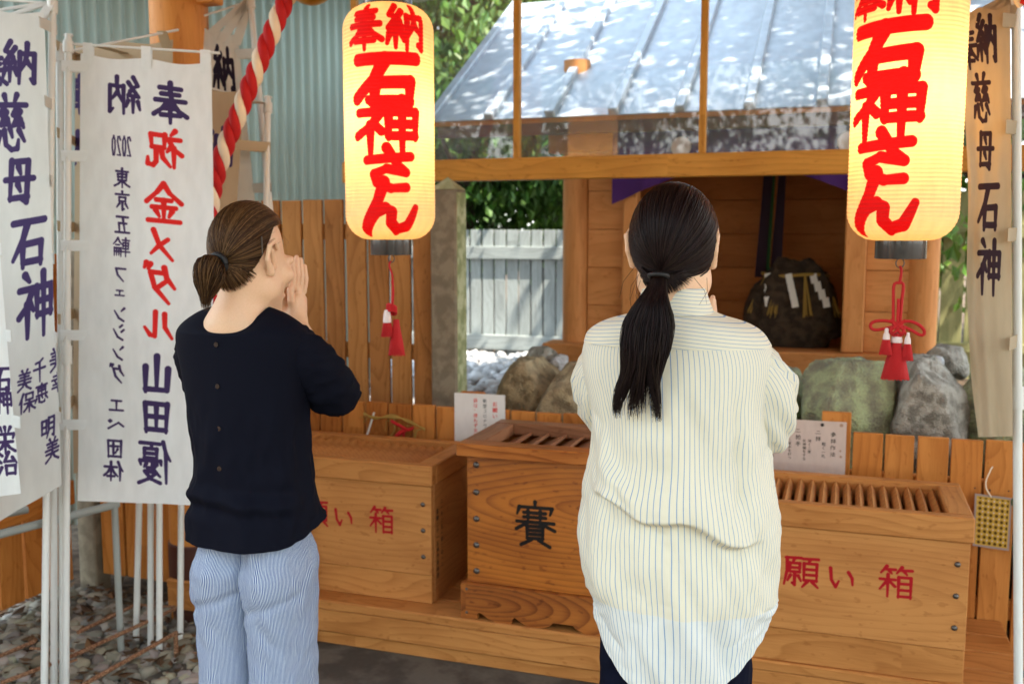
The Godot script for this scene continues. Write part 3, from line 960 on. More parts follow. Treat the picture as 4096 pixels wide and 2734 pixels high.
func rocks() -> void:
	# x0, y0, x1, y1 in the photo, wall distance, thickness, material, words
	var L := [
		[1147, 828, 1262, 985, 4.1, 0.2, M.rock_tan, "tan brown boulder with a dark crack beside the concrete post"],
		[1228, 846, 1375, 985, 4.0, 0.2, M.rock_tan, "mottled yellow and brown boulder right of the crack"],
		[1360, 860, 1520, 1000, 4.1, 0.2, M.rock_tan, "brown boulder behind the shoulder of the striped shirt"],
		[1500, 850, 1690, 1000, 4.1, 0.2, M.rock, "grey boulder hidden behind the woman in the striped shirt"],
		[1680, 860, 1850, 1010, 4.15, 0.2, M.rock_moss, "yellow green mossy boulder at the elbow of the striped shirt"],
		[1846, 838, 2046, 1040, 4.0, 0.22, M.rock_moss, "big rounded boulder with pale green lichen on top"],
		[2012, 850, 2066, 950, 4.25, 0.1, M.rock, "small dark boulder wedged between two big ones"],
		[2046, 832, 2225, 1040, 4.02, 0.22, M.rock, "big layered grey boulder under the red tassel"],
		[2135, 800, 2225, 870, 4.5, 0.2, M.rock, "pale grey boulder at the back behind the layered one"],
		[2215, 850, 2400, 1050, 4.1, 0.2, M.rock_moss, "mossy boulder behind the beige banner"],
		[1212, 798, 1262, 836, 4.5, 0.1, M.rock, "small grey rock beside the shrine's foot"],
		[1262, 818, 1296, 842, 4.42, 0.07, M.white_stone, "little white stone on top of the boulders"],
		[2128, 820, 2165, 850, 4.35, 0.06, M.white_stone, "little white stone behind the layered boulder"],
	]
	var k := 0
	for r in L:
		k += 1
		var a := at(r[0], r[1], r[4])
		var b := at(r[2], r[3], r[4])
		var top := maxf(a.y, at(r[2], r[1], r[4]).y)
		var bot := minf(b.y, top - 0.1)
		if r[2] - r[0] > 60 and r[4] < 4.3:
			bot = 0.5 if r[4] < 4.2 else 0.52
		var o := obj("boulder", lump(Vector3((a.x + b.x) * 0.5, (top + bot) * 0.5, -r[4] - r[5] * 0.5), Vector3((b.x - a.x) * 0.53, (top - bot) * 0.52, r[5]), k, 0.2, 34), r[6])
		tag(o, r[7], "boulder", "boulders below the small shrine")

# ---------------------------------------------------------------- screen, fences, pavilion
func glazed_screen() -> void:
	var t := thing("glazed_screen", "wooden beam with thin mullions and glass panes above the low fence", "glazed screen", Vector3(-0.7, 1.72, -3.98))
	var b := MB.new()
	b.box(Vector3(-0.65, 1.773, -3.98), Vector3(3.0, 0.092, 0.06), 0.004, Basis(), 0, ruv())
	obj("beam", b, M.beam, t)
	var xs := [-2.085, -1.328, -0.551, 0.226, 0.83]
	for x in xs:
		var m := MB.new()
		m.box(Vector3(x, 2.27, -3.975), Vector3(0.027, 0.902, 0.034), 0.003, Basis(), 1, ruv())
		obj("mullion", m, M.beam, t)
	for k in xs.size() - 1:
		var g := MB.new()
		var x0: float = xs[k] + 0.0135
		var x1: float = xs[k + 1] - 0.0135
		g.box(Vector3((x0 + x1) * 0.5, 2.27, -3.975), Vector3(x1 - x0, 0.902, 0.004), 0.0)
		obj("pane", g, M.glass, t)
	var tp := MB.new()
	tp.box(Vector3(-0.65, 2.765, -3.98), Vector3(3.0, 0.09, 0.06), 0.004, Basis(), 0, ruv())
	obj("beam", tp, M.beam, t)

func slat_fences() -> void:
	fence_line("slat_fence", "tall brown slat fence with narrow gaps left of the concrete post", -2.752, -1.706, -3.9, 0.0, 1.652, 0.108, 0.014, [M.tall, M.tall_b], [[1.51, 0.07], [0.98, 0.07], [0.3, 0.07]], "", 0.018, false)
	fence_line("slat_fence", "orange brown slat panel behind the white banner poles at the pillar's foot", -2.93, -2.36, -3.24, 0.07, 1.42, 0.127, 0.012, [M.fence, M.fence_b], [[0.45, 0.09], [1.1, 0.09]], "", 0.02, false)
	var t := thing("slat_fence", "brown side fence with a cross rail behind the leftmost banners", "fence", Vector3(-3.03, 0.06, -2.2))
	for k in 17:
		var b := MB.new()
		b.box(Vector3(-3.03, 0.06 + 0.68, -3.1 + k * 0.127), Vector3(0.02, 1.36, 0.115), 0.002, Basis(), 1, ruv())
		obj("slat", b, M.fence if k % 2 else M.fence_b, t)
	for y in [0.44, 1.1]:
		var b := MB.new()
		b.box(Vector3(-3.0, y, -2.1), Vector3(0.034, 0.1, 2.1), 0.003, Basis(), 2, ruv())
		obj("rail", b, M.fence, t)
	var cp := MB.new()
	cp.box(Vector3(-2.99, 0.73, -3.25), Vector3(0.09, 1.5, 0.09), 0.006, Basis(), 1)
	var c := obj("fence_post", cp, M.concrete)
	tag(c, "square grey post at the corner of the brown slat fences", "post")
	# concrete gate post
	var p := thing("concrete_post", "square weathered concrete post with pyramid top at the end of the slat fence", "post", Vector3(-1.62, 0, -3.912))
	var b2 := MB.new()
	b2.box(Vector3(-1.62, 0.845, -3.912), Vector3(0.12, 1.69, 0.12), 0.008, Basis(), 1)
	obj("shaft", b2, M.concrete, p)
	var cap := MB.new()
	var y0 := 1.688
	var cs := [Vector3(-1.68, y0, -3.852), Vector3(-1.56, y0, -3.852), Vector3(-1.56, y0, -3.972), Vector3(-1.68, y0, -3.972)]
	for k in 4:
		cap.tri(cs[k], cs[(k + 1) % 4], Vector3(-1.62, 1.742, -3.912))
	cap.quad(cs[3], cs[2], cs[1], cs[0])
	obj("cap", cap, M.moss_side, p)
	var ms := MB.new()
	ms.box(Vector3(-1.5592, 0.84, -3.912), Vector3(0.003, 1.67, 0.104), 0.001, Basis(), 1)
	obj("mossy_face", ms, M.moss_side, p)

func pavilion() -> void:
	var pp := vz(434, 700, 3.76)
	var k := 0
	for s in [[pp.x, pp.z, "round orange wooden pillar with dark copper foot behind the white banners"], [1.35, -3.2, "round wooden pillar of the pavilion past the beige banner"], [pp.x, -0.55, "round wooden pillar at the open front of the pavilion beside the banner stand"], [2.6, -0.55, "round wooden pillar at the open front of the pavilion beside the boxes"]]:
		var t := thing("wooden_pillar", s[2], "pillar", Vector3(s[0], 0, s[1]), "pavilion pillars")
		var b := MB.new()
		b.lathe(Vector3(s[0], 0, s[1]), PackedVector2Array([Vector2(0.106, 2.84), Vector2(0.107, 0.3)]), 32)
		obj("shaft", b, M.pillar_v, t)
		var c := MB.new()
		c.lathe(Vector3(s[0], 0, s[1]), PackedVector2Array([Vector2(0.1, 0.304), Vector2(0.111, 0.302), Vector2(0.113, 0.292), Vector2(0.113, 0.0)]), 32)
		obj("foot", c, M.copper, t)
		k += 1
	var br := MB.new()
	br.box(Vector3(pp.x + 0.125, 2.40, pp.z), Vector3(0.1, 0.12, 0.07), 0.005, Basis(), 0, ruv())
	var bo := obj("beam_end", br, M.pillar)
	tag(bo, "short wooden beam end sticking out of the round pillar's head", "beam")
	var lb := MB.new()
	lb.box(Vector3(-0.52, 2.44, -2.7), Vector3(3.9, 0.12, 0.1), 0.005, Basis(), 0, ruv())
	var lo := obj("hanging_beam", lb, M.pillar)
	tag(lo, "wooden beam that the two paper lanterns hang from", "beam")
	var r := thing("pavilion_roof", "plain boarded roof over the worshippers", "roof", Vector3(0, 2.85, -2.3))
	for q in 21:
		var b := MB.new()
		b.box(Vector3(-2.58 + q * 0.29, 2.87, -2.3), Vector3(0.285, 0.025, 3.9), 0.003, Basis(), 2, ruv())
		obj("roof_board", b, M.pillar, r)
	var tp := MB.new()
	tp.box(Vector3(0.3, 2.92, -2.3), Vector3(6.1, 0.06, 4.1), 0.01)
	obj("roof_sheet", tp, M.steel, r)

# ---------------------------------------------------------------- boxes
func boxpart(called, x0, x1, y0, y1, z0, z1, m, parent, g := -1, ch := 0.003) -> MeshInstance3D:
	var b := MB.new()
	b.box(Vector3((x0 + x1) * 0.5, (y0 + y1) * 0.5, (z0 + z1) * 0.5), Vector3(x1 - x0, y1 - y0, absf(z1 - z0)), ch, Basis(), g, ruv())
	return obj(called, b, m, parent)

func face_sheet(x0, x1, y0, y1, z) -> MB:
	var b := MB.new()
	b.quad(Vector3(x0, y0, z), Vector3(x1, y0, z), Vector3(x1, y1, z), Vector3(x0, y1, z), Vector2(0, 1), Vector2(1, 1), Vector2(1, 0), Vector2(0, 0))
	return b

func panel_with_front(called, x0, x1, y0, y1, z, th, m_front, m_rest, parent) -> void:
	# the written face is the board's own front
	var b := MB.new()
	b.box(Vector3((x0 + x1) * 0.5, (y0 + y1) * 0.5, z - th * 0.5), Vector3(x1 - x0, y1 - y0, th), 0.002, Basis(), 0)
	for k in b.v.size():
		b.t[k] = Vector2((b.v[k].x - x0) / (x1 - x0), (y1 - b.v[k].y) / (y1 - y0))
	obj(called, b, m_front, parent)

func nail(p: Vector3, dir: Vector3, r: float, parent) -> void:
	var b := MB.new()
	var s := dir.cross(Vector3.UP).normalized()
	var u := s.cross(dir)
	var pts := PackedVector3Array()
	var uv := PackedVector2Array()
	for k in 5:
		var ph := PI * 0.5 * k / 4.0
		for q in 13:
			var th := TAU * q / 12.0
			pts.append(p + dir * (r * 0.75 * cos(ph)) + (s * cos(th) + u * sin(th)) * (r * sin(ph)))
			uv.append(Vector2())
	b.grid(pts, uv, 5, 13)
	obj("nail", b, M.nail, parent)

func peaked_slat(x: float, w: float, y: float, h: float, z0: float, z1: float, m, parent) -> void:
	var b := MB.new()
	var o := PackedVector2Array([Vector2(-w * 0.5, 0), Vector2(w * 0.5, 0), Vector2(w * 0.5, h * 0.45), Vector2(0, h), Vector2(-w * 0.5, h * 0.45)])
	b.prism(o, Vector3(x, y, z0), Basis(), absf(z1 - z0), 1.0, ruv())
	obj("slat", b, m, parent)

func wish_box(x0: float, x1: float, zf: float, seed_: int, label: String) -> void:
	var zb := zf - 0.42
	var t := thing("wish_box", label, "wooden box", Vector3((x0 + x1) * 0.5, 0.17, (zf + zb) * 0.5), "cedar wish boxes")
	var y0 := 0.17
	var y1 := 0.682
	var W := 640
	var H := 300
	var px := wood_px(seed_, Color(0.78, 0.54, 0.30), Color(0.60, 0.37, 0.18), W, H, x1 - x0, 0.33, 46.0, 0.34, Vector2(0.42, 0.2), 0.16)
	var red := Color(0.66, 0.05, 0.10)
	var fw := x1 - x0
	var cx := [0.347, 0.511, 0.725]
	var chs := ["願", "い", "箱"]
	for k in 3:
		var gw := W * (0.145 if k == 0 else 0.125 if k == 1 else 0.14)
		px = write(px, W, H, chs[k], W * cx[k] - gw * 0.5, H * (0.43 if k != 1 else 0.45) - gw * 0.5, gw, gw, 5.0 if k != 1 else 5.6, red)
	var fm := mat(Color.WHITE, 0.55, picture(px, W, H), 0.0, 0.34)
	panel_with_front("front_panel", x0, x1, 0.278, 0.606, zf, 0.022, fm, M.cedar, t)
	boxpart("base_board", x0, x1, y0, 0.276, zf - 0.026, zf - 0.004, M.cedar, t, 0)
	boxpart("lid_rail", x0 - 0.008, x1 + 0.008, 0.607, y1, zf - 0.03, zf + 0.012, M.cedar, t, 0, 0.004)
	boxpart("lid_rail", x0 - 0.008, x1 + 0.008, 0.607, y1, zb, zb + 0.045, M.cedar, t, 0, 0.004)
	for s in [x0 - 0.008, x1 - 0.062]:
		boxpart("lid_rail", s, s + 0.07, 0.607, y1 - 0.001, zb + 0.0455, zf - 0.0305, M.cedar, t, 2, 0.004)
	boxpart("side_panel", x0, x0 + 0.02, y0, 0.606, zb + 0.022, zf - 0.028, M.cedar, t, 2)
	# right side with two columns of small dark writing near its front edge
	var sw := 160
	var sh := 256
	var spx := wood_px(seed_ + 3, Color(0.77, 0.53, 0.29), Color(0.59, 0.36, 0.16), sw, sh, 0.37, 0.43, 40.0, 0.4)
	var ink := Color(0.10, 0.07, 0.05)
	if label.contains("half hidden"):
		for k in 11:
			spx = write(spx, sw, sh, ["奉", "納", "二", "千", "一", "石", "神", "作", "美", "体", "田"][k], 8, 56 + k * 14, 9, 13, 6.0, ink)
		for k in 11:
			spx = write(spx, sw, sh, ["二", "一", "千", "二", "五", "一", "田", "二", "山", "一", "二"][k], 26, 40 + k * 14, 7, 11, 6.0, ink)
	var sb := MB.new()
	sb.box(Vector3(x1 - 0.01, (y0 + 0.606) * 0.5, (zf + zb) * 0.5 - 0.003), Vector3(0.02, 0.606 - y0, zf - zb - 0.05), 0.002, Basis(), 2)
	for k in sb.v.size():
		sb.t[k] = Vector2((zf - 0.028 - sb.v[k].z) / (zf - zb - 0.05), (0.606 - sb.v[k].y) / (0.606 - y0))
	obj("side_panel", sb, mat(Color.WHITE, 0.55, picture(spx, sw, sh)), t)
	boxpart("back_panel", x0, x1, y0, 0.606, zb, zb + 0.02, M.cedar, t, 0)
	boxpart("bottom", x0 + 0.021, x1 - 0.021, y0, y0 + 0.015, zb + 0.023, zf - 0.028, M.cedar, t, 0)
	var n := 16
	var step := (x1 - x0 - 0.12) / n
	for k in n:
		peaked_slat(x0 + 0.06 + (k + 0.5) * step, step * 0.72, 0.628, 0.04, zf - 0.031, zb + 0.046, M.cedar, t)
	for y in [0.538, 0.442, 0.345]:
		nail(Vector3(x1 - 0.032, y, zf), Vector3.BACK, 0.009, t)
		nail(Vector3(x0 + 0.032, y, zf), Vector3.BACK, 0.009, t)

func shelf_and_boxes() -> void:
	var t := thing("offering_shelf", "long low wooden platform under the three boxes", "platform", Vector3(-0.95, 0, -3.3))
	var z := -3.03
	for k in 4:
		boxpart("top_plank", -2.45, 0.56, 0.135, 0.17, z - 0.145, z - 0.002, M.cedar, t, 0, 0.005)
		z -= 0.146
	boxpart("front_board", -2.45, 0.56, 0.052, 0.134, -3.062, -3.036, M.cedar, t, 0, 0.003)
	boxpart("base_board", -2.45, 0.56, 0.0, 0.046, -3.082, -3.052, M.cedar, t, 0, 0.003)
	for s in [-2.45, 0.534]:
		boxpart("end_board", s, s + 0.026, 0.0, 0.134, -3.6, -3.0825, M.cedar, t, 2, 0.003)
	wish_box(-2.086, -1.366, -3.12, 211, "pale cedar wish box with red writing half hidden by the woman in navy")
	wish_box(-0.342, 0.378, -3.04, 223, "pale cedar wish box with red writing beside the striped shirt")
	# the darker offering box between them
	var x0 := -1.206
	var x1 := -0.502
	var zf := -3.065
	var zb := -3.48
	var c := thing("offering_box", "glossy brown offering box with black writing and scalloped foot between the pale boxes", "wooden box", Vector3(-0.854, 0.17, -3.27))
	var W := 704
	var H := 450
	var px := wood_px(307, Color(0.72, 0.43, 0.15), Color(0.42, 0.20, 0.05), W, H, 0.704, 0.45, 60.0, 0.62, Vector2(0.46, 0.15), 0.22)
	var gs := 0.155
	px = write(px, W, H, "賽", (0.246 - gs * 0.5) * 1000.0, (0.745 - 0.525 - gs * 0.5) * 1000.0, gs * 1000.0, gs * 1000.0, 4.3, Color(0.02, 0.02, 0.02))
	panel_with_front("front_panel", x0, x1, 0.295, 0.745, zf, 0.024, mat(Color.WHITE, 0.34, picture(px, W, H)), M.keyaki, c)
	for s in [x0, x1 - 0.024]:
		boxpart("side_panel", s, s + 0.024, 0.17, 0.745, zb + 0.024, zf - 0.0245, M.keyaki, c, 2)
	boxpart("back_panel", x0, x1, 0.17, 0.745, zb, zb + 0.0235, M.keyaki, c, 0)
	boxpart("bottom", x0 + 0.025, x1 - 0.025, 0.2, 0.215, zb + 0.025, zf - 0.025, M.keyaki, c, 0)
	# scalloped foot boards
	var o := PackedVector2Array()
	var Wd := x1 - x0 + 0.036
	o.append(Vector2(0, 0.125))
	o.append(Vector2(0, 0.0))
	var half := [[0.06, 0.0], [0.06, 0.018], [0.07, 0.024], [0.085, 0.016], [0.105, 0.004], [0.13, -0.002], [0.185, -0.002], [0.19, 0.016], [0.2, 0.022], [0.215, 0.012], [0.235, 0.0], [0.265, -0.004], [0.3, 0.0], [0.325, 0.01], [0.335, 0.022]]
	for h in half:
		o.append(Vector2(h[0], h[1] + 0.002))
	for k in half.size():
		var h = half[half.size() - 1 - k]
		o.append(Vector2(Wd - h[0], h[1] + 0.002))
	o.append(Vector2(Wd, 0.0))
	o.append(Vector2(Wd, 0.125))
	var fb := MB.new()
	fb.prism(o, Vector3(x0 - 0.018, 0.17, zf + 0.02), Basis(), 0.019, 1.0, Vector2(0.3, 0.1))
	for k in fb.v.size():
		fb.t[k] = Vector2((fb.v[k].x - x0) / 0.75, (0.3 - fb.v[k].y) / 0.14)
	var fpx := wood_px(311, Color(0.70, 0.42, 0.17), Color(0.40, 0.19, 0.05), 512, 96, 0.75, 0.14, 66.0, 0.7, Vector2(0.02, 0.07), 0.2)
	obj("foot_board", fb, mat(Color.WHITE, 0.36, picture(fpx, 512, 96)), c)
	for s in [x0 - 0.018, x1]:
		boxpart("foot_board", s, s + 0.018, 0.171, 0.295, zb, zf, M.keyaki, c, 2)
	# lid frame and slats
	boxpart("lid_rail", x0 - 0.028, x1 + 0.028, 0.746, 0.79, zf - 0.045, zf + 0.03, M.keyaki, c, 0, 0.003)
	boxpart("lid_rail", x0 - 0.028, x1 + 0.028, 0.746, 0.79, zb - 0.02, zb + 0.05, M.keyaki_top, c, 0, 0.003)
	for s in [x0 - 0.028, x1 - 0.047]:
		boxpart("lid_rail", s, s + 0.075, 0.746, 0.789, zb + 0.0505, zf - 0.0455, M.keyaki_top, c, 2, 0.003)
	for k in 9:
		var b := MB.new()
		b.box(Vector3(x0 + 0.085 + k * 0.0668, 0.742, (zf + zb) * 0.5), Vector3(0.08, 0.012, zf - zb - 0.098), 0.002, Basis(Vector3.BACK, 0.42), 2, ruv())
		obj("slat", b, M.keyaki_top, c)
	for y in [0.713, 0.617, 0.523, 0.43, 0.337]:
		nail(Vector3(x0 + 0.034, y, zf), Vector3.BACK, 0.0115, c)
		nail(Vector3(x1 - 0.034, y, zf), Vector3.BACK, 0.0115, c)
	for p in [Vector3(x0 + 0.004, 0.276, zf + 0.02), Vector3(x0 + 0.004, 0.192, zf + 0.02)]:
		nail(p, Vector3.BACK, 0.005, c)

func low_fence() -> void:
	var t := thing("picket_fence", "low orange cedar picket fence running behind the boxes", "fence", Vector3(-0.8, 0, -3.64))
	var x := -2.523
	while x < 1.6:
		var w := 0.1065 - rnd(0.006, 0.012)
		var top := 0.8 + rnd(-0.004, 0.004)
		var k := int(round((x + 1.598) / 0.1073))
		if k == 1 or k == 14:
			top = 0.868
		var b := MB.new()
		b.box(Vector3(x + w * 0.5, top * 0.5, -3.63), Vector3(w, top, 0.02), 0.002, Basis(Vector3.BACK, rnd(-0.002, 0.002)), 1, ruv())
		var s := obj("picket", b, [M.fence, M.fence_b, M.fence_c][rng.randi() % 3], t)
		for q in 2:
			var nb := MB.new()
			nb.rod(Vector3(x + w * (0.2 + 0.6 * q), 0.63 + rnd(-0.006, 0.006), -3.6185), Vector3(x + w * (0.2 + 0.6 * q), 0.63, -3.622), 0.0028, 6)
			obj("nail", nb, M.dark, s)
		x += 0.1073
	for y in [0.62, 0.2]:
		boxpart("rail", -2.53, 1.6, y - 0.035, y + 0.035, -3.676, -3.641, M.fence, t, 0)

# ---------------------------------------------------------------- lanterns
func lantern_px() -> ImageTexture:
	var w := 1024
	var h := 760
	var px := cloth_px(401, w, h, Color(0.94, 0.88, 0.74), 0.035)
	var red := Color(0.74, 0.02, 0.03)
	# 1024 pixels round the drum (0.85 m), 760 down its 0.69 m
	var sx := w / 0.85
	var sy := h / 0.69
	var cx := w * 0.5
	var rows := [["奉", -0.066, 0.085, 0.115, 0.125, 8.2], ["納", 0.058, 0.085, 0.125, 0.135, 7.6], ["石", 0.0, 0.235, 0.215, 0.165, 10.2], ["神", 0.0, 0.365, 0.21, 0.165, 7.6], ["さ", 0.005, 0.49, 0.19, 0.135, 8.8], ["ん", 0.0, 0.597, 0.20, 0.155, 9.6]]
	for r in rows:
		px = write(px, w, h, r[0], cx + (r[1] - r[3] * 0.5) * sx, (r[2] - r[4] * 0.5) * sy, r[3] * sx, r[4] * sy, r[5], red)
	return picture(px, w, h)

func lanterns() -> void:
	var tex := lantern_px()
	var pm := mat(Color.WHITE, 0.75, tex)
	pm.backlight_enabled = true
	pm.backlight = Color(1.0, 0.9, 0.72)
	pm.emission_enabled = true
	pm.emission = Color(1.0, 0.80, 0.45)
	pm.emission_texture = tex
	pm.emission_operator = BaseMaterial3D.EMISSION_OP_MULTIPLY
	pm.emission_energy_multiplier = 0.028
	var bulb := mat(Color(1, 0.9, 0.75), 0.5)
	bulb.emission_enabled = true
	bulb.emission = Color(1.0, 0.85, 0.6)
	bulb.emission_energy_multiplier = 3.0
	var pl := at(896, 490, 2.72)
	var pr := at(2080, 490, 2.72)
	var P := [[Vector3(pl.x, 1.483, -2.72), 0.40, "lit paper lantern with red writing hanging above the woman in navy", 0], [Vector3(0.137, 1.483, -2.72), -0.46, "lit paper lantern with red writing hanging before the beige banner", 1]]
	for p in P:
		var o: Vector3 = p[0]
		var t := thing("paper_lantern", p[2], "lantern", o, "lit paper lanterns", 0.0)
		var prof := PackedVector2Array()
		var ribs := 66
		for k in ribs * 4 + 1:
			var s := float(k) / (ribs * 4)
			var y := 0.69 * (1.0 - s)
			var e := minf(s, 1.0 - s) * 0.69
			var r := 0.135
			if e < 0.075:
				var q := 1.0 - e / 0.075
				r = 0.062 + 0.073 * sqrt(maxf(0.0, 1.0 - q * q))
			r += 0.0016 * absf(sin(s * ribs * PI)) - 0.001
			prof.append(Vector2(r, y))
		var ns := 72
		var pts := PackedVector3Array()
		var uv := PackedVector2Array()
		for k in prof.size():
			for q in ns + 1:
				var u := float(q) / ns
				var th: float = TAU * (u - 0.5) + p[1]
				pts.append(o + Vector3(prof[k].x * sin(th), prof[k].y, prof[k].x * cos(th)))
				uv.append(Vector2(u, float(k) / (prof.size() - 1)))
		var b := MB.new()
		b.grid(pts, uv, prof.size(), ns + 1, true)
		obj("paper_shade", b, pm, t)
		var c := MB.new()
		c.lathe(o, PackedVector2Array([Vector2(0.0, -0.004), Vector2(0.052, -0.004), Vector2(0.062, 0.004), Vector2(0.063, 0.002), Vector2(0.063, -0.046), Vector2(0.058, -0.047), Vector2(0.056, -0.02), Vector2(0.0, -0.02)]), 36)
		obj("bottom_cap", c, M.black, t)
		var c2 := MB.new()
		c2.lathe(o + Vector3(0, 0.69, 0), PackedVector2Array([Vector2(0.0, 0.046), Vector2(0.07, 0.046), Vector2(0.072, 0.04), Vector2(0.072, -0.004), Vector2(0.06, -0.004)]), 36)
		obj("top_cap", c2, M.black, t)
		var h := MB.new()
		h.rod(o + Vector3(0, 0.735, 0), Vector3(o.x, 2.39, o.z), 0.004, 8)
		obj("hanging_wire", h, M.dark, t)
		var rg := MB.new()
		var rp := PackedVector3Array()
		var rr := PackedFloat32Array()
		for q in 17:
			var th := TAU * q / 16.0
			rp.append(o + Vector3(0.01 * sin(th), -0.058 + 0.012 * cos(th), 0))
			rr.append(0.0018)
		rg.tube(rp, rr, 6, false)
		obj("ring", rg, M.nail, t)
		var bm := SphereMesh.new()
		bm.radius = 0.03
		bm.height = 0.07
		var bo := obj("bulb", bm, bulb, t, true)
		bo.position = Vector3(0, 0.36, 0)
		var l := OmniLight3D.new()
		l.name = "lantern_glow"
		l.light_color = Color(1.0, 0.90, 0.74)
		l.light_energy = 0.019
		l.light_size = 0.05
		l.omni_range = 8.0
		l.omni_attenuation = 2.0
		l.shadow_enabled = true
		l.position = Vector3(0, 0.36, 0)
		t.add_child(l)
		if p[3] == 0:
			tassel_plain(o)
		else:
			tassel_bow(o)

func cord(b: MB, pts: Array, r: float) -> void:
	# smooth line through the given points
	var c := Curve3D.new()
	c.bake_interval = 0.004
	for k in pts.size():
		var tg: Vector3 = (pts[mini(k + 1, pts.size() - 1)] - pts[maxi(k - 1, 0)]) * 0.22
		c.add_point(pts[k], -tg, tg)
	var n := maxi(6, int(c.get_baked_length() / 0.006))
	var p := PackedVector3Array()
	var rr := PackedFloat32Array()
	for k in n + 1:
		p.append(c.sample_baked(c.get_baked_length() * k / n))
		rr.append(r)
	b.tube(p, rr, 7)

# a fringe: many threads falling from a small collar
func fringe(top: Vector3, len: float, r0: float, r1: float, n: int) -> MB:
	var b := MB.new()
	b.lathe(top, PackedVector2Array([Vector2(0.0, 0.0), Vector2(r0 * 0.9, -0.001), Vector2(r0, -len * 0.2), Vector2(lerpf(r0, r1, 0.6) * 0.9, -len * 0.6), Vector2(r1 * 0.86, -len * 0.97)]), 14)
	for k in n:
		var th := TAU * k / n
		var d := Vector3(sin(th), 0, cos(th))
		var e := rnd(0.97, 1.03)
		b.tube(PackedVector3Array([top + d * r0 * 0.8, top + d * r0 + Vector3(0, -len * 0.2, 0), top + d * lerpf(r0, r1, 0.55) + Vector3(0, -len * 0.6, 0), top + d * r1 * e + Vector3(0, -len * e, 0)]), PackedFloat32Array([0.0012, 0.0016, 0.0016, 0.0012]), 4, false)
	return b

func tassel_plain(o: Vector3) -> void:
	var t := thing("tassel", "slim red silk tassel with a white collar under the lantern above the woman in navy", "tassel", o + Vector3(0, -0.07, 0))
	var b := MB.new()
	cord(b, [o + Vector3(0, -0.066, 0), o + Vector3(-0.006, -0.08, 0.002), o + Vector3(0.004, -0.12, 0), o + Vector3(0.0, -0.2, 0)], 0.0032)
	cord(b, [o + Vector3(0.003, -0.125, 0.003), o + Vector3(0.007, -0.16, 0.003), o + Vector3(0.003, -0.205, 0.002)], 0.0032)
	obj("cord", b, M.red_cord, t)
	var k := MB.new()
	for q in 5:
		cord(k, [o + Vector3(-0.014, -0.2 - q * 0.006, 0.008), o + Vector3(0.0, -0.197 - q * 0.005, 0.014), o + Vector3(0.016, -0.206 - q * 0.004, 0.004), o + Vector3(0.002, -0.212 - q * 0.005, -0.008), o + Vector3(-0.014, -0.202 - q * 0.005, 0.006)], 0.0034)
	obj("knot", k, M.red_cord, t)
	var s1 := Vector3(o.x - 0.012, o.y - 0.228, o.z + 0.01)
	obj("fringe", fringe(s1 + Vector3(0, -0.02, 0), 0.05, 0.012, 0.019, 30), M.red_cord, t)
	var col := MB.new()
	col.lathe(s1, PackedVector2Array([Vector2(0.0, 0.014), Vector2(0.008, 0.012), Vector2(0.011, 0.0), Vector2(0.0125, -0.012), Vector2(0.013, -0.026), Vector2(0.008, -0.028)]), 14)
	obj("collar", col, M.white_silk, t)
	var s2 := Vector3(o.x + 0.012, o.y - 0.245, o.z - 0.004)
	obj("fringe", fringe(s2, 0.11, 0.010, 0.025, 56), M.red_cord, t)

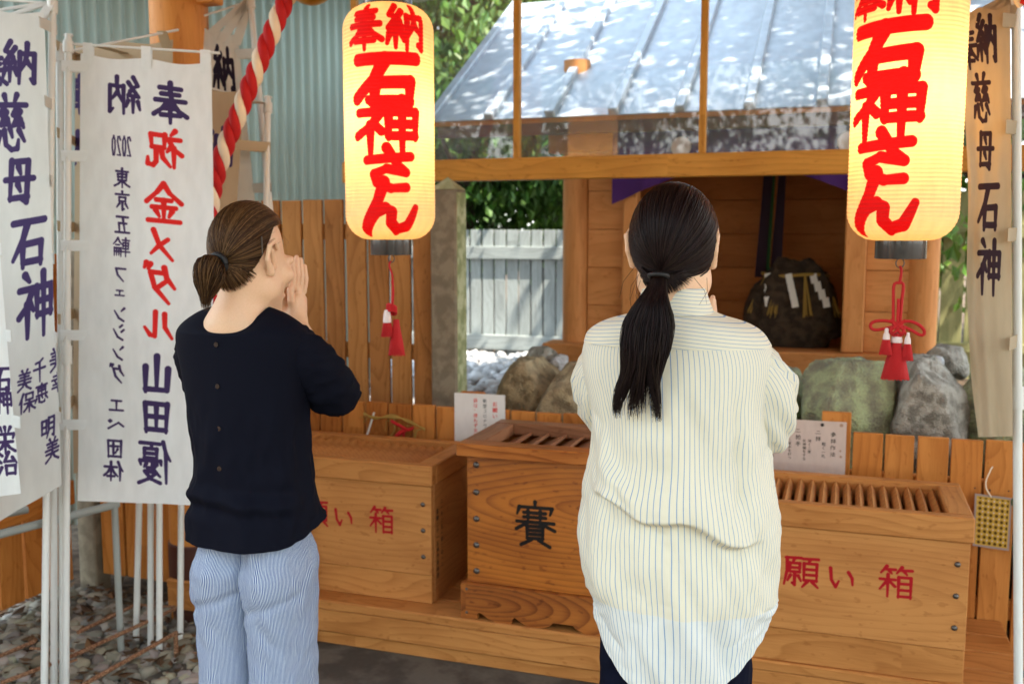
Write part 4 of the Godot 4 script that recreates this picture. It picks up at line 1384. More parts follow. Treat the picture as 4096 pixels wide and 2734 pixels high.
func tassel_bow(o: Vector3) -> void:
	var t := thing("tassel", "red bow-knotted tassel with three white-collared fringes under the lantern before the beige banner", "tassel", o + Vector3(0, -0.07, 0))
	var b := MB.new()
	cord(b, [o + Vector3(0, -0.066, 0), o + Vector3(0.004, -0.078, 0.002), o + Vector3(0.001, -0.11, 0)], 0.0036)
	cord(b, [o + Vector3(0.0, -0.11, 0), o + Vector3(-0.012, -0.115, 0.0), o + Vector3(-0.012, -0.16, 0), o + Vector3(-0.01, -0.215, 0.004)], 0.0042)
	cord(b, [o + Vector3(0.0, -0.11, 0), o + Vector3(0.01, -0.114, 0.0), o + Vector3(0.008, -0.16, 0), o + Vector3(0.006, -0.215, 0.004)], 0.0042)
	cord(b, [o + Vector3(0.0, -0.15, 0.004), o + Vector3(0.0, -0.2, 0.006), o + Vector3(0, -0.215, 0.006)], 0.004)
	obj("cord", b, M.red_cord, t)
	var k := MB.new()
	for s in [-1.0, 1.0]:
		cord(k, [o + Vector3(0, -0.216, 0.006), o + Vector3(s * 0.03, -0.208, 0.008), o + Vector3(s * 0.062, -0.214 - 0.006 * (s + 1.0), 0.004), o + Vector3(s * 0.06, -0.232 - 0.006 * (s + 1.0), 0.002), o + Vector3(s * 0.028, -0.228, 0.006), o + Vector3(0, -0.218, 0.008)], 0.0044)
		cord(k, [o + Vector3(s * 0.018, -0.206, 0.006), o + Vector3(-s * 0.006, -0.222, 0.014), o + Vector3(-s * 0.016, -0.238, 0.008), o + Vector3(s * 0.002, -0.25, 0.006)], 0.0044)
		cord(k, [o + Vector3(s * 0.016, -0.222, 0.012), o + Vector3(s * 0.01, -0.24, 0.014), o + Vector3(-s * 0.012, -0.212, 0.013)], 0.0042)
	cord(k, [o + Vector3(-0.014, -0.23, 0.01), o + Vector3(-0.024, -0.238, 0.008)], 0.003)
	cord(k, [o + Vector3(0.014, -0.23, 0.01), o + Vector3(0.025, -0.246, 0.008)], 0.003)
	cord(k, [o + Vector3(0.0, -0.24, 0.01), o + Vector3(0.0, -0.248, 0.01)], 0.004)
	obj("bow", k, M.red_cord, t)
	for f in [[-0.026, -0.236, 0.012, 0.042, 0.009, 0.016, 30], [0.026, -0.246, 0.008, 0.046, 0.0085, 0.015, 30], [0.0, -0.244, 0.0, 0.098, 0.015, 0.034, 80]]:
		var p := o + Vector3(f[0], f[1], f[2])
		obj("fringe", fringe(p + Vector3(0, -0.018, 0), f[3], f[4], f[5], f[6]), M.red_cord, t)
		var col := MB.new()
		col.lathe(p, PackedVector2Array([Vector2(0.0, 0.01), Vector2(f[4] * 0.45, 0.009), Vector2(f[4] * 0.6, 0.004), Vector2(f[4] * 0.55, -0.001), Vector2(f[4] * 0.9, -0.008), Vector2(f[4] * 1.02, -0.02), Vector2(f[4] * 0.7, -0.022)]), 14)
		obj("collar", col, M.white_silk, t)

# ---------------------------------------------------------------- banners
func ink_banner(seed_: int, w: int, h: int, base: Color, rows: Array) -> StandardMaterial3D:
	var px := cloth_px(seed_, w, h, base, 0.03)
	for r in rows:
		# character, centre x, centre y, width, height (parts of the cloth), brush, ink, mirrored
		px = write(px, w, h, r[0], (r[1] - r[3] * 0.5) * w, (r[2] - r[4] * 0.5) * h, r[3] * w, r[4] * h, r[5] * 1.1, r[6], r[7] if r.size() > 7 else false, r[8] if r.size() > 8 else 0.0)
	var m := mat(Color.WHITE, 0.9, picture(px, w, h))
	m.backlight_enabled = true
	m.backlight = Color(0.7, 0.7, 0.7)
	return m

# cloth between four photo corners at given distances; the side with loops is tied to the pole
# spec: c = [[x, y, z] top left, top right, bottom right, bottom left], pole = [x top, y top, x bottom, y bottom, z], side = -1 pole left / 1 pole right
func banner(label: String, s: Dictionary) -> Node3D:
	var C := []
	for q in s.c:
		C.append(vz(q[0], q[1], q[2]))
	var pa := vz(s.pole[0], s.pole[1], s.pole[4])
	var pb := vz(s.pole[2], s.pole[3], s.pole[5] if s.pole.size() > 5 else s.pole[4])
	pb = pa + (pb - pa) * ((pa.y - 0.0) / (pa.y - pb.y))
	var t := thing("votive_banner", label, "banner", pb, s.get("group", "votive banners on white poles"))
	var nr := 60
	var nc := 24
	var n := noise(s.seed, 1.0, 2)
	var pts := PackedVector3Array()
	var uv := PackedVector2Array()
	var back: Vector3 = (C[1] - C[0]).cross(C[3] - C[0]).normalized()
	if back.dot(C[0] - eye) < 0:
		back = -back
	var amp: float = s.get("fold", 0.016)
	var bow: float = s.get("bow", 0.0)
	for r in nr + 1:
		var v := float(r) / nr
		for q in nc + 1:
			var u := float(q) / nc
			var p: Vector3 = C[0].lerp(C[1], u).lerp(C[3].lerp(C[2], u), v)
			var free: float = (1.0 - u) if s.side > 0 else u
			var d := amp * (n.get_noise_2d(u * 1.3, v * 1.8) * 2.2 + 0.35 * sin(u * 9.0 + v * 2.0 + s.seed)) * (0.3 + 0.7 * v) * (0.25 + free)
			p += back * d
			p += (C[1] - C[0]) * (bow * sin(v * PI * 2.2 + s.seed) * free)
			if r == 0:
				p.y -= 0.01 * sin(u * PI * 2.0) * sin(u * PI * 2.0)
			pts.append(p)
			uv.append(Vector2(u, v))
	var b := MB.new()
	b.grid(pts, uv, nr + 1, nc + 1)
	obj("cloth", b, s.mat, t)
	var pole := MB.new()
	pole.rod(pb, pa, 0.0115, 12)
	obj("pole", pole, M.pipe, t)
	var cap := MB.new()
	var ax := (pa - pb).normalized()
	cap.rod(pa - ax * 0.05, pa - ax * 0.012, 0.0165, 12)
	cap.rod(pa - ax * 0.012, pa + ax * 0.012, 0.010, 10)
	cap.rod(pa + ax * 0.008 - c_right * 0.014, pa + ax * 0.008 + c_right * 0.014, 0.0045, 8)
	obj("pole_cap", cap, M.pipe, t)
	if s.get("joint", 0.0) > 0.0:
		var j := MB.new()
		var jp: Vector3 = pb.lerp(pa, s.joint)
		j.rod(jp - ax * 0.03, jp + ax * 0.03, 0.0155, 12)
		obj("pole_joint", j, M.pipe, t)
	# cross bar through the top loops
	var e0: Vector3 = pa - ax * 0.02
	var far_c: Vector3 = C[1] if s.side < 0 else C[0]
	var e1: Vector3 = far_c + (far_c - (C[0] if s.side < 0 else C[1])) * 0.05 + Vector3(0, 0.035, 0)
	var bar := MB.new()
	bar.rod(e0, e1, 0.0042, 8)
	obj("cross_bar", bar, M.pipe, t)
	for k in 3:
		var u := 0.06 + 0.44 * k
		var p: Vector3 = C[0].lerp(C[1], u)
		var w: Vector3 = (C[1] - C[0]).normalized()
		var tt := (p - e0).dot(w) / maxf((e1 - e0).dot(w), 0.001)
		var q: Vector3 = e0.lerp(e1, clampf(tt, 0, 1))
		var lb := MB.new()
		for z in [-1.0, 1.0]:
			var a: Vector3 = p + Vector3(0, -0.04, 0) + back * 0.004 * z
			var c2: Vector3 = q + Vector3(0, 0.006, 0) + back * 0.0052 * z
			lb.quad(a - w * 0.017, a + w * 0.017, c2 + w * 0.017, c2 - w * 0.017, Vector2(0.01, 0.01), Vector2(0.02, 0.01), Vector2(0.02, 0.02), Vector2(0.01, 0.02))
		obj("loop", lb, s.mat, t)
	var nl: int = s.get("loops", 5)
	for k in nl:
		var v := (k + 0.15) / nl
		var p: Vector3 = C[0].lerp(C[3], v) if s.side < 0 else C[1].lerp(C[2], v)
		var tt: float = clampf((pa.y - p.y) / (pa.y - pb.y), 0, 1)
		var q := pa.lerp(pb, tt)
		var d := (q - p)
		d.y = 0
		var lb := MB.new()
		var out := d.normalized() * 0.0145
		var inn := -d.normalized() * 0.03
		for z in [-1.0, 1.0]:
			var zz: Vector3 = back * 0.0135 * z
			lb.quad(p + inn + Vector3(0, -0.017, 0) + zz * 0.25, q + out + Vector3(0, -0.017, 0) + zz, q + out + Vector3(0, 0.017, 0) + zz, p + inn + Vector3(0, 0.017, 0) + zz * 0.25, Vector2(0.01, 0.01), Vector2(0.02, 0.01), Vector2(0.02, 0.02), Vector2(0.01, 0.02))
		lb.quad(q + out + Vector3(0, -0.017, 0) - back * 0.0135, q + out + Vector3(0, -0.017, 0) + back * 0.0135, q + out + Vector3(0, 0.017, 0) + back * 0.0135, q + out + Vector3(0, 0.017, 0) - back * 0.0135)
		obj("loop", lb, s.mat, t)
	return t

func banners() -> void:
	var ink := Color(0.24, 0.18, 0.36)
	var red := Color(0.88, 0.13, 0.11)
	var white := Color(0.92, 0.935, 0.93)
	var grey := Color(0.84, 0.84, 0.81)
	var beige := Color(0.74, 0.67, 0.55)
	# the main banner is seen from behind: its writing is mirrored. Fractions of x 180..488, y 118..1160
	var X := func(x): return (x - 180.0) / 305.0
	var Y := func(y): return (y - 125.0) / 1035.0
	var rows := []
	for r in [["奉", 390, 225, 82, 96, 6.4, ink], ["祝", 377, 332, 84, 88, 6.6, red], ["金", 373, 460, 82, 94, 6.4, red], ["メ", 366, 557, 66, 76, 7.6, red], ["ダ", 366, 648, 74, 92, 7.0, red], ["ル", 366, 745, 70, 72, 7.4, red], ["山", 364, 860, 72, 92, 8.0, ink], ["田", 364, 958, 72, 84, 7.6, ink], ["優", 361, 1063, 80, 100, 5.0, ink],
		["納", 284, 215, 80, 92, 5.4, ink], ["2", 294, 333, 13, 50, 5.5, ink], ["0", 283, 333, 13, 50, 5.5, ink], ["2", 271, 333, 13, 50, 5.5, ink], ["0", 259, 333, 13, 50, 5.5, ink], ["東", 278, 407, 38, 46, 6, ink], ["京", 278, 460, 36, 46, 6, ink], ["五", 278, 515, 36, 46, 6.4, ink], ["輪", 277, 567, 40, 46, 4.6, ink], ["フ", 275, 630, 32, 38, 7, ink], ["ェ", 274, 670, 28, 26, 7, ink], ["ン", 274, 722, 30, 42, 7, ink], ["シ", 273, 765, 30, 42, 7, ink], ["ン", 272, 812, 30, 42, 7, ink], ["グ", 271, 862, 36, 44, 7, ink], ["エ", 270, 935, 36, 34, 7, ink], ["ペ", 269, 980, 40, 30, 7, ink], ["団", 266, 1036, 38, 46, 6.6, ink], ["体", 264, 1088, 46, 46, 6.4, ink]]:
		rows.append([r[0], X.call(r[1]), Y.call(r[2]), r[3] / 305.0, r[4] / 1035.0, r[5], r[6], true])
	banner("white banner with mirrored purple and red writing beside the woman in navy", {"c": [[184, 122, 3.17], [489, 146, 3.12], [478, 1160, 3.12], [178, 1148, 3.17]], "pole": [156, 86, 150, 1563, 3.17], "side": -1, "seed": 5, "mat": ink_banner(501, 380, 1290, white, rows), "joint": 0.52, "fold": 0.008, "bow": 0.012, "loops": 5})
	# behind it a beige one, mostly covered
	banner("beige banner mostly covered by the white one with mirrored writing", {"c": [[172, 100, 3.5], [398, 92, 3.45], [392, 1085, 3.4], [168, 1085, 3.45]], "pole": [136, 108, 143, 1563, 3.22], "side": -1, "seed": 9, "mat": ink_banner(503, 240, 900, beige, [["奉", 0.05, 0.12, 0.3, 0.09, 7.0, ink, true], ["納", 0.1, 0.25, 0.3, 0.09, 7.0, ink, true]]), "loops": 5})
	# left banner: read from the front
	var L := []
	for r in [["奉", -14, 170, 74, 90, 6.4], ["納", 46, 150, 78, 104, 6.4], ["慈", 30, 288, 74, 132, 6.0], ["母", 46, 425, 70, 112, 7.4], ["石", 66, 568, 84, 126, 7.2], ["神", 80, 715, 88, 152, 6.2], ["美", 128, 862, 34, 54, 6.0], ["幸", 130, 915, 32, 46, 6.0], ["千", 88, 870, 30, 54, 6.4], ["恵", 92, 925, 34, 46, 6.0], ["美", 56, 880, 30, 48, 6.0], ["保", 62, 932, 32, 46, 6.0], ["明", 106, 1010, 34, 52, 6.4], ["美", 116, 1066, 36, 54, 6.0]]:
		var v: float = (r[2] - 25.0) / 1135.0
		var x0: float = lerpf(-150, -95, v)
		var x1: float = lerpf(100, 138, v)
		L.append([r[0], (r[1] - x0) / (x1 - x0), v, r[3] / (x1 - x0), r[4] / 1135.0, r[5], ink, false, 0.06])
	banner("off-white banner with large purple writing tied to the pole at its right edge", {"c": [[-150, 12, 3.12], [100, 28, 3.05], [139, 1112, 3.0], [-95, 1250, 3.08]], "pole": [120, -6, 101, 1560, 3.1], "side": 1, "seed": 17, "mat": ink_banner(509, 300, 1150, grey, L), "fold": 0.02, "bow": 0.02, "loops": 6})
	# the nearer cloth at the frame's edge
	var N := []
	for r in [["石", 2, 865, 46, 66, 6.6], ["神", 4, 915, 46, 64, 6.4], ["栄", 8, 1010, 52, 66, 6.4], ["治", 14, 1065, 52, 62, 6.4]]:
		var v: float = (r[2] - 120.0) / 1020.0
		var x0: float = lerpf(-260, -190, v)
		var x1: float = lerpf(-40, 44, v)
		N.append([r[0], (r[1] - x0) / (x1 - x0), v, r[3] / (x1 - x0), r[4] / 1020.0, r[5], ink, false, 0.05])
	banner("white banner with small purple names overlapping the off-white one", {"c": [[-260, 120, 2.7], [-40, 140, 2.75], [46, 1132, 2.8], [-190, 1165, 2.72]], "pole": [-20, 96, -14, 1570, 2.85], "side": 1, "seed": 23, "mat": ink_banner(521, 260, 1150, Color(0.90, 0.92, 0.91), N), "fold": 0.02, "loops": 5})
	# behind the rope
	banner("grey-white banner leaning behind the red and white rope", {"c": [[462, 62, 3.62], [545, 78, 3.66], [640, 1000, 3.66], [440, 1000, 3.6]], "pole": [573, -10, 668, 1000, 3.66, 3.6], "side": 1, "seed": 29, "mat": ink_banner(523, 240, 1100, grey, [["納", 0.55, 0.10, 0.55, 0.12, 6.6, Color(0.10, 0.06, 0.16)], ["奉", 0.0, 0.12, 0.5, 0.12, 6.6, Color(0.10, 0.06, 0.16)], ["慈", 0.4, 0.24, 0.5, 0.12, 6.6, Color(0.10, 0.06, 0.16)], ["石", 0.42, 0.405, 0.46, 0.12, 8.4, Color(0.10, 0.06, 0.16)]]), "fold": 0.02, "loops": 3})
	banner("beige banner folded over behind the white one with mirrored writing", {"c": [[330, 178, 3.42], [560, 210, 3.5], [505, 1050, 3.4], [330, 1050, 3.36]], "pole": [614, 228, 600, 1250, 3.58, 3.5], "side": 1, "seed": 31, "mat": ink_banner(541, 240, 900, beige, [["納", 0.72, 0.16, 0.4, 0.11, 6.6, ink]]), "fold": 0.03, "bow": 0.05, "loops": 1})
	# right banner
	var R := []
	for r in [["奉", 2222, 110, 44, 100, 6.2], ["納", 2264, 95, 48, 118, 6.0], ["慈", 2248, 230, 46, 116, 5.8], ["母", 2255, 353, 44, 96, 7.0], ["石", 2266, 482, 54, 122, 7.2], ["神", 2272, 622, 54, 128, 6.2]]:
		var v: float = (r[2] - 20.0) / 985.0
		var x0: float = lerpf(2190, 2244, v)
		var x1: float = lerpf(2318, 2324, v)
		R.append([r[0], (r[1] - x0) / (x1 - x0), v, r[3] / (x1 - x0), r[4] / 985.0, r[5], Color(0.20, 0.13, 0.18), false, 0.04])
	banner("beige banner with dark writing tied to the pole past the lantern", {"c": [[2190, 22, 2.62], [2318, 12, 2.55], [2324, 1000, 2.5], [2246, 1002, 2.56]], "pole": [2332, -30, 2336, 1250, 2.56], "side": 1, "seed": 37, "mat": ink_banner(547, 200, 1150, Color(0.74, 0.68, 0.57), R), "fold": 0.018, "bow": 0.09, "loops": 4, "joint": 0.5})
	# more poles standing in the two racks
	for s in [[123, 780, 123, 1562, 3.2], [320, 1090, 312, 1440, 3.6], [345, 1150, 345, 1455, 3.55], [365, 1150, 365, 1456, 3.52], [415, 1150, 413, 1440, 3.6]]:
		var a := vz(s[0], s[1], s[4])
		var b := vz(s[2], s[3], s[4])
		b = a + (b - a) * (a.y / (a.y - b.y))
		var m := MB.new()
		m.rod(b, a, 0.0115, 12)
		var o := obj("banner_pole", m, M.pipe)
		tag(o, {320: "leaning white pole in the rear of the rusty rack", 415: "lone white pole beside the pillar's dark foot"}.get(int(s[0]), "white pole of the close pair in the rear of the rack") if s[0] > 200 else "spare white pole between the banner poles of the front rack", "pole", "spare poles in the rack")
	rack()

func rack() -> void:
	var t := thing("banner_rack", "low pipe rack with rusty bars that holds the banner poles", "rack", Vector3(-2.5, 0, -2.5))
	for s in [[-120, 1255, 270, 1155, 0.55, M.pipe_old, 0.014], [-120, 1205, 62, 1168, 0.55, M.pipe_old, 0.013]]:
		var m := MB.new()
		m.rod(gnd(s[0], s[1], s[4]), gnd(s[2], s[3], s[4]), s[6], 10)
		obj("rail", m, s[5], t)
	for s in [[-40, 1582, 165, 1504], [165, 1504, 418, 1388], [100, 1620, 405, 1450], [178, 1450, 312, 1386], [-40, 1520, 80, 1470]]:
		var m := MB.new()
		m.rod(gnd(s[0], s[1], 0.1), gnd(s[2], s[3], 0.1), 0.0075, 8)
		obj("bar", m, M.rust, t)
	for s in [[68, 1486, 170, 1492], [312, 1386, 412, 1392], [150, 1520, 176, 1512]]:
		var m := MB.new()
		m.rod(gnd(s[0], s[1], 0.108), gnd(s[2], s[3], 0.108), 0.005, 8)
		obj("bar", m, M.rust, t)
	for s in [[-30, 1250], [262, 1158]]:
		var p := gnd(s[0], s[1], 0.55)
		var m := MB.new()
		m.rod(Vector3(p.x, 0.0, p.z), p, 0.012, 10)
		obj("leg", m, M.pipe_old, t)
	for s in [[-38, 1580], [415, 1390], [402, 1452], [105, 1618]]:
		var p := gnd(s[0], s[1], 0.1)
		var m := MB.new()
		m.rod(Vector3(p.x, -0.01, p.z), p + Vector3(0, 0.006, 0), 0.008, 8)
		obj("foot", m, M.rust, t)

# ---------------------------------------------------------------- bell rope
func bell_and_rope() -> void:
	var t := thing("bell_rope", "thick twisted red and white rope slanting down from the bell", "rope", vz(490, 395, 3.25))
	var line := [vz(690, -70, 3.22), vz(655, 0, 3.24), vz(600, 130, 3.25), vz(545, 265, 3.26), vz(500, 385, 3.27), vz(480, 500, 3.27), vz(486, 640, 3.26), vz(490, 720, 3.26)]
	var c := Curve3D.new()
	c.bake_interval = 0.01
	for k in line.size():
		var tg: Vector3 = (line[mini(k + 1, line.size() - 1)] - line[maxi(k - 1, 0)]) * 0.18
		c.add_point(line[k], -tg, tg)
	var L := c.get_baked_length()
	var n := 150
	for s in 3:
		var p := PackedVector3Array()
		var r := PackedFloat32Array()
		for k in n + 1:
			var q := c.sample_baked(L * k / n)
			var q2 := c.sample_baked(minf(L, L * k / n + 0.01))
			var q1 := c.sample_baked(maxf(0.0, L * k / n - 0.01))
			var tg := (q2 - q1).normalized()
			var sd := tg.cross(Vector3.BACK).normalized()
			var bn := tg.cross(sd)
			var a := -L * k / n / 0.15 * TAU + TAU * s / 3.0
			p.append(q + (sd * cos(a) + bn * sin(a)) * 0.0155)
			r.append(0.0165)
		var b := MB.new()
		b.tube(p, r, 10)
		obj("strand", b, M.white_cord if s == 0 else M.red_cord, t)
	var bp := vz(712, -50, 3.18)
	var be := thing("bell", "round brass bell at the head of the red and white rope", "bell", bp)
	var bl := MB.new()
	var prof := PackedVector2Array()
	for k in 17:
		var ph := PI * k / 16.0
		var r2 := 0.085 * sin(ph)
		if k == 8:
			r2 += 0.008
		prof.append(Vector2(r2, 0.085 * cos(ph)))
	bl.lathe(bp, prof, 28)
	obj("body", bl, M.gold, be)
	var hk := MB.new()
	hk.rod(bp + Vector3(0, 0.08, 0), Vector3(bp.x, 2.86, bp.z), 0.008, 8)
	obj("hanger", hk, M.nail, be)
	# a second rope's end shows at the frame's upper right corner
	var t2 := thing("bell_rope", "red rope end hanging by the pole of the beige banner", "rope", vz(2345, 0, 2.45))
	for s in 3:
		var p := PackedVector3Array()
		var r := PackedFloat32Array()
		for k in 60:
			var q := vz(2352, 12, 2.45) + Vector3(0, 0.008 * k, 0.0)
			var a := -k * 0.008 / 0.165 * TAU + TAU * s / 3.0
			p.append(q + Vector3(cos(a), 0, sin(a)) * 0.016)
			r.append(0.0175 * minf(1.0, 0.4 + k * 0.15))
		var b := MB.new()
		b.tube(p, r, 10)
		obj("strand", b, M.white_cord if s == 2 else M.red_cord, t2)

# ---------------------------------------------------------------- notices and small things on the low fence
func sheet(called, label, cat, c: Array, z: float, m) -> Node3D:
	var P := []
	for q in c:
		P.append(at(q[0], q[1], -z))
	var b := MB.new()
	var nn := Vector3(0, 0, 0.0012)
	b.quad(P[3], P[2], P[1], P[0], Vector2(0, 1), Vector2(1, 1), Vector2(1, 0), Vector2(0, 0))
	b.quad(P[0] - nn, P[1] - nn, P[2] - nn, P[3] - nn, Vector2(0.01, 0.01), Vector2(0.02, 0.01), Vector2(0.02, 0.02), Vector2(0.01, 0.02))
	for k in 4:
		b.quad(P[k], P[(k + 1) % 4], P[(k + 1) % 4] - nn, P[k] - nn)
	var o := obj(called, b, m)
	tag(o, label, cat)
	return o

func notices() -> void:
	var w := 420
	var h := 480
	var px := cloth_px(601, w, h, Color(0.90, 0.90, 0.89), 0.015)
	var red := Color(0.82, 0.25, 0.22)
	var blk := Color(0.28, 0.33, 0.33)
	var y := 60
	for ch in ["お", "願", "い"]:
		px = write(px, w, h, ch, 318, y, 40, 42, 6.0, red)
		y += 50
	y = 40
	for ch in ["新", "型", "コ", "ロ", "ナ", "ウ", "イ", "ル"]:
		px = write(px, w, h, ch, 240, y, 30, 34, 6.0, blk)
		y += 42
	y = 40
	for ch in ["鈴", "は", "、", "使", "わ", "ず", "お", "願", "い"]:
		px = write(px, w, h, ch, 162, y, 32, 36, 6.0, red)
		y += 42
	sheet("paper_notice", "white paper notice with red and grey writing on the low fence by the brown box", "notice", [[1042, 900], [1158, 906], [1160, 1036], [1043, 1030]], -3.612, mat(Color.WHITE, 0.8, picture(px, w, h)))
	w = 560
	h = 400
	px = cloth_px(607, w, h, Color(0.80, 0.73, 0.69), 0.03)
	var ink := Color(0.22, 0.20, 0.18)
	var cols := [[470, 70, 30, ["参", "拝", "作", "法"]], [420, 140, 22, ["軽", "く", "一", "礼"]], [382, 60, 30, ["二", "拝"]], [338, 126, 20, ["深", "く", "二", "度"]], [308, 126, 20, ["お", "神", "儀", "を", "す", "る"]], [266, 56, 30, ["二", "拍", "手"]], [222, 126, 20, ["二", "度", "手", "を", "打", "つ"]], [184, 54, 30, ["一", "拝"]], [150, 116, 20, ["深", "く", "一", "度"]], [120, 116, 20, ["お", "神", "儀", "を", "す", "る"]], [80, 160, 20, ["一", "礼"]]]
	for c in cols:
		var yy: float = c[1]
		for ch in c[3]:
			px = write(px, w, h, ch, c[0], yy, c[2], c[2] * 1.05, 6.0, ink)
			yy += c[2] * (1.45 if c[2] > 25 else 1.2)
	# small stains near the edge
	for st in [[530, 22, 14], [528, 190, 8], [532, 228, 10], [525, 345, 5]]:
		for yy in range(st[1] - st[2], st[1] + st[2]):
			for xx in range(st[0] - st[2], st[0] + st[2]):
				if xx > 0 and xx < w and yy > 0 and yy < h and Vector2(xx - st[0], yy - st[1]).length() < st[2] * rnd(0.5, 1.0):
					var k := (yy * w + xx) * 3
					px[k] = int(px[k] * 0.8)
					px[k + 1] = int(px[k + 1] * 0.7)
					px[k + 2] = int(px[k + 2] * 0.6)
	var n2 := mat(Color.WHITE, 0.35, picture(px, w, h))
	sheet("laminated_notice", "pinkish laminated card of worship steps on the low fence behind the pale box", "notice", [[1722, 957], [1943, 968], [1938, 1108], [1722, 1092]], -3.61, n2)
	var tack := MB.new()
	var tp := at(1887, 974, 3.607)
	tack.lathe(tp, PackedVector2Array([Vector2(0.0, 0.006), Vector2(0.004, 0.005), Vector2(0.006, 0.0), Vector2(0.004, -0.005), Vector2(0.0, -0.006)]), 12)
	var to := obj("push_pin", tack, M.dark)
	tag(to, "black push pin at the top of the laminated card", "pin")
	# gold patterned card in a clear sleeve
	w = 160
	h = 224
	px = PackedByteArray()
	px.resize(w * h * 3)
	var k2 := 0
	for yy in h:
		for xx in w:
			var a := Color(0.62, 0.55, 0.52)
			var ex := mini(xx, w - 1 - xx)
			var ey := mini(yy, h - 1 - yy)
			if ex > 12 and ey > 12:
				var u := float(xx + yy) / 24.0
				var v := float(xx - yy) / 24.0
				var q := (int(floor(u)) + int(floor(v))) & 1
				var f := maxf(absf(u - floor(u) - 0.5), absf(v - floor(v) - 0.5))
				a = Color(0.72, 0.55, 0.16) if q == 0 else Color(0.36, 0.25, 0.07)
				if f > 0.40:
					a = Color(0.80, 0.66, 0.26)
				if q == 0 and f < 0.2:
					a = Color(0.82, 0.78, 0.68)
			elif ex > 8 and ey > 8:
				a = Color(0.78, 0.62, 0.22)
			px[k2] = int(a.r * 255)
			px[k2 + 1] = int(a.g * 255)
			px[k2 + 2] = int(a.b * 255)
			k2 += 3
	sheet("patterned_card", "gold lattice patterned card in a clear sleeve hung on the fence end", "card", [[2237, 1131], [2323, 1142], [2315, 1263], [2232, 1251]], -3.59, mat(Color.WHITE, 0.22, picture(px, w, h)))
	var s1 := MB.new()
	cord(s1, [at(2275, 1140, 3.585), at(2262, 1112, 3.6), at(2272, 1080, 3.612), at(2278, 1070, 3.616)], 0.0022)
	var so := obj("hanging_string", s1, M.white_cord)
	tag(so, "pale string that holds up the gold patterned card", "string")
	var s2 := MB.new()
	cord(s2, [at(2337, 1136, 3.55), at(2322, 1150, 3.58), at(2335, 1180, 3.59), at(2337, 1215, 3.6), at(2330, 1240, 3.6), at(2322, 1258, 3.6)], 0.0025)
	var so2 := obj("twine", s2, M.dark_green)
	tag(so2, "thin dark green twine dangling beside the gold card", "twine")
	var s3 := MB.new()
	cord(s3, [at(858, 945, 3.612), at(846, 985, 3.59), at(838, 1010, 3.585), at(842, 1030, 3.6)], 0.004)
	var so3 := obj("cable", s3, M.pipe)
	tag(so3, "short white cable looped over the low fence by the woman in navy", "cable")
	# straw and red ribbon tied to the fence
	var st2 := thing("tied_straw", "frayed straw cord tied along the low fence top", "straw cord", at(900, 960, 3.6))
	var b1 := MB.new()
	for q in 5:
		var e := Vector3(0, rnd(-0.006, 0.006), rnd(0, 0.006))
		cord(b1, [at(835, 948, 3.6) + e, at(860, 958, 3.595) - e, at(900, 955, 3.59) + e * 1.5, at(935, 965, 3.595) - e, at(975, 985, 3.6) + e], 0.0026)
	for q in 14:
		var x := rnd(838, 975)
		var p := at(x, 955 + (x - 838) * 0.2, 3.597)
		b1.rod(p, p + Vector3(rnd(-0.02, 0.02), rnd(-0.05, 0.012), rnd(0.0, 0.02)), 0.0014, 5)
	cord(b1, [at(965, 985, 3.597), at(955, 990, 3.594), at(951, 1025, 3.6)], 0.003)
	cord(b1, [at(903, 955, 3.597), at(905, 985, 3.594), at(895, 1000, 3.6)], 0.003)
	obj("strands", b1, M.straw, st2)
	var rbb := MB.new()
	cord(rbb, [at(898, 965, 3.59), at(915, 975, 3.58), at(935, 985, 3.585), at(948, 980, 3.59)], 0.007)
	cord(rbb, [at(930, 985, 3.588), at(912, 998, 3.58), at(905, 1012, 3.59)], 0.010)
	cord(rbb, [at(926, 990, 3.588), at(924, 1030, 3.598)], 0.005)
	var rbo := obj("red_ribbon", rbb, M.red_cord)
	tag(rbo, "red ribbon knotted to the straw cord on the low fence", "ribbon")

# ---------------------------------------------------------------- loose stones and leaves
func pebble_mesh(seed_: int) -> ArrayMesh:
	return lump(Vector3.ZERO, Vector3(1, 0.6, 0.78), seed_, 0.34, 8).mesh()

func scatter(called, label, cat, meshes_seed, n: int, m, place: Callable, s0: float, s1: float, tint: Callable) -> void:
	var t := thing(called, label, cat)
	stuff(t)
	for v in 3:
		var mm := MultiMesh.new()
		mm.transform_format = MultiMesh.TRANSFORM_3D
		mm.use_colors = true
		mm.mesh = pebble_mesh(meshes_seed + v) if meshes_seed >= 0 else M.leaf_mesh
		mm.instance_count = n / 3
		for k in n / 3:
			var p: Vector3 = place.call()
			var s: float = lerpf(s0, s1, pow(rng.randf(), 2.0))
			var bs := Basis.from_euler(Vector3(rnd(-0.4, 0.4), rnd(0, TAU), rnd(-0.4, 0.4)))
			if meshes_seed < 0:
				bs = Basis.from_euler(Vector3(PI * 0.5 + rnd(-0.5, 0.5), rnd(0, TAU), rnd(-0.4, 0.4)))
			mm.set_instance_transform(k, Transform3D(bs.scaled(Vector3.ONE * s), p + Vector3(0, s * 0.35 if meshes_seed >= 0 else s * 0.1, 0)))
			mm.set_instance_color(k, tint.call())
		var mi := MultiMeshInstance3D.new()
		mi.name = "pieces"
		mi.multimesh = mm
		mi.material_override = m
		t.add_child(mi, true)

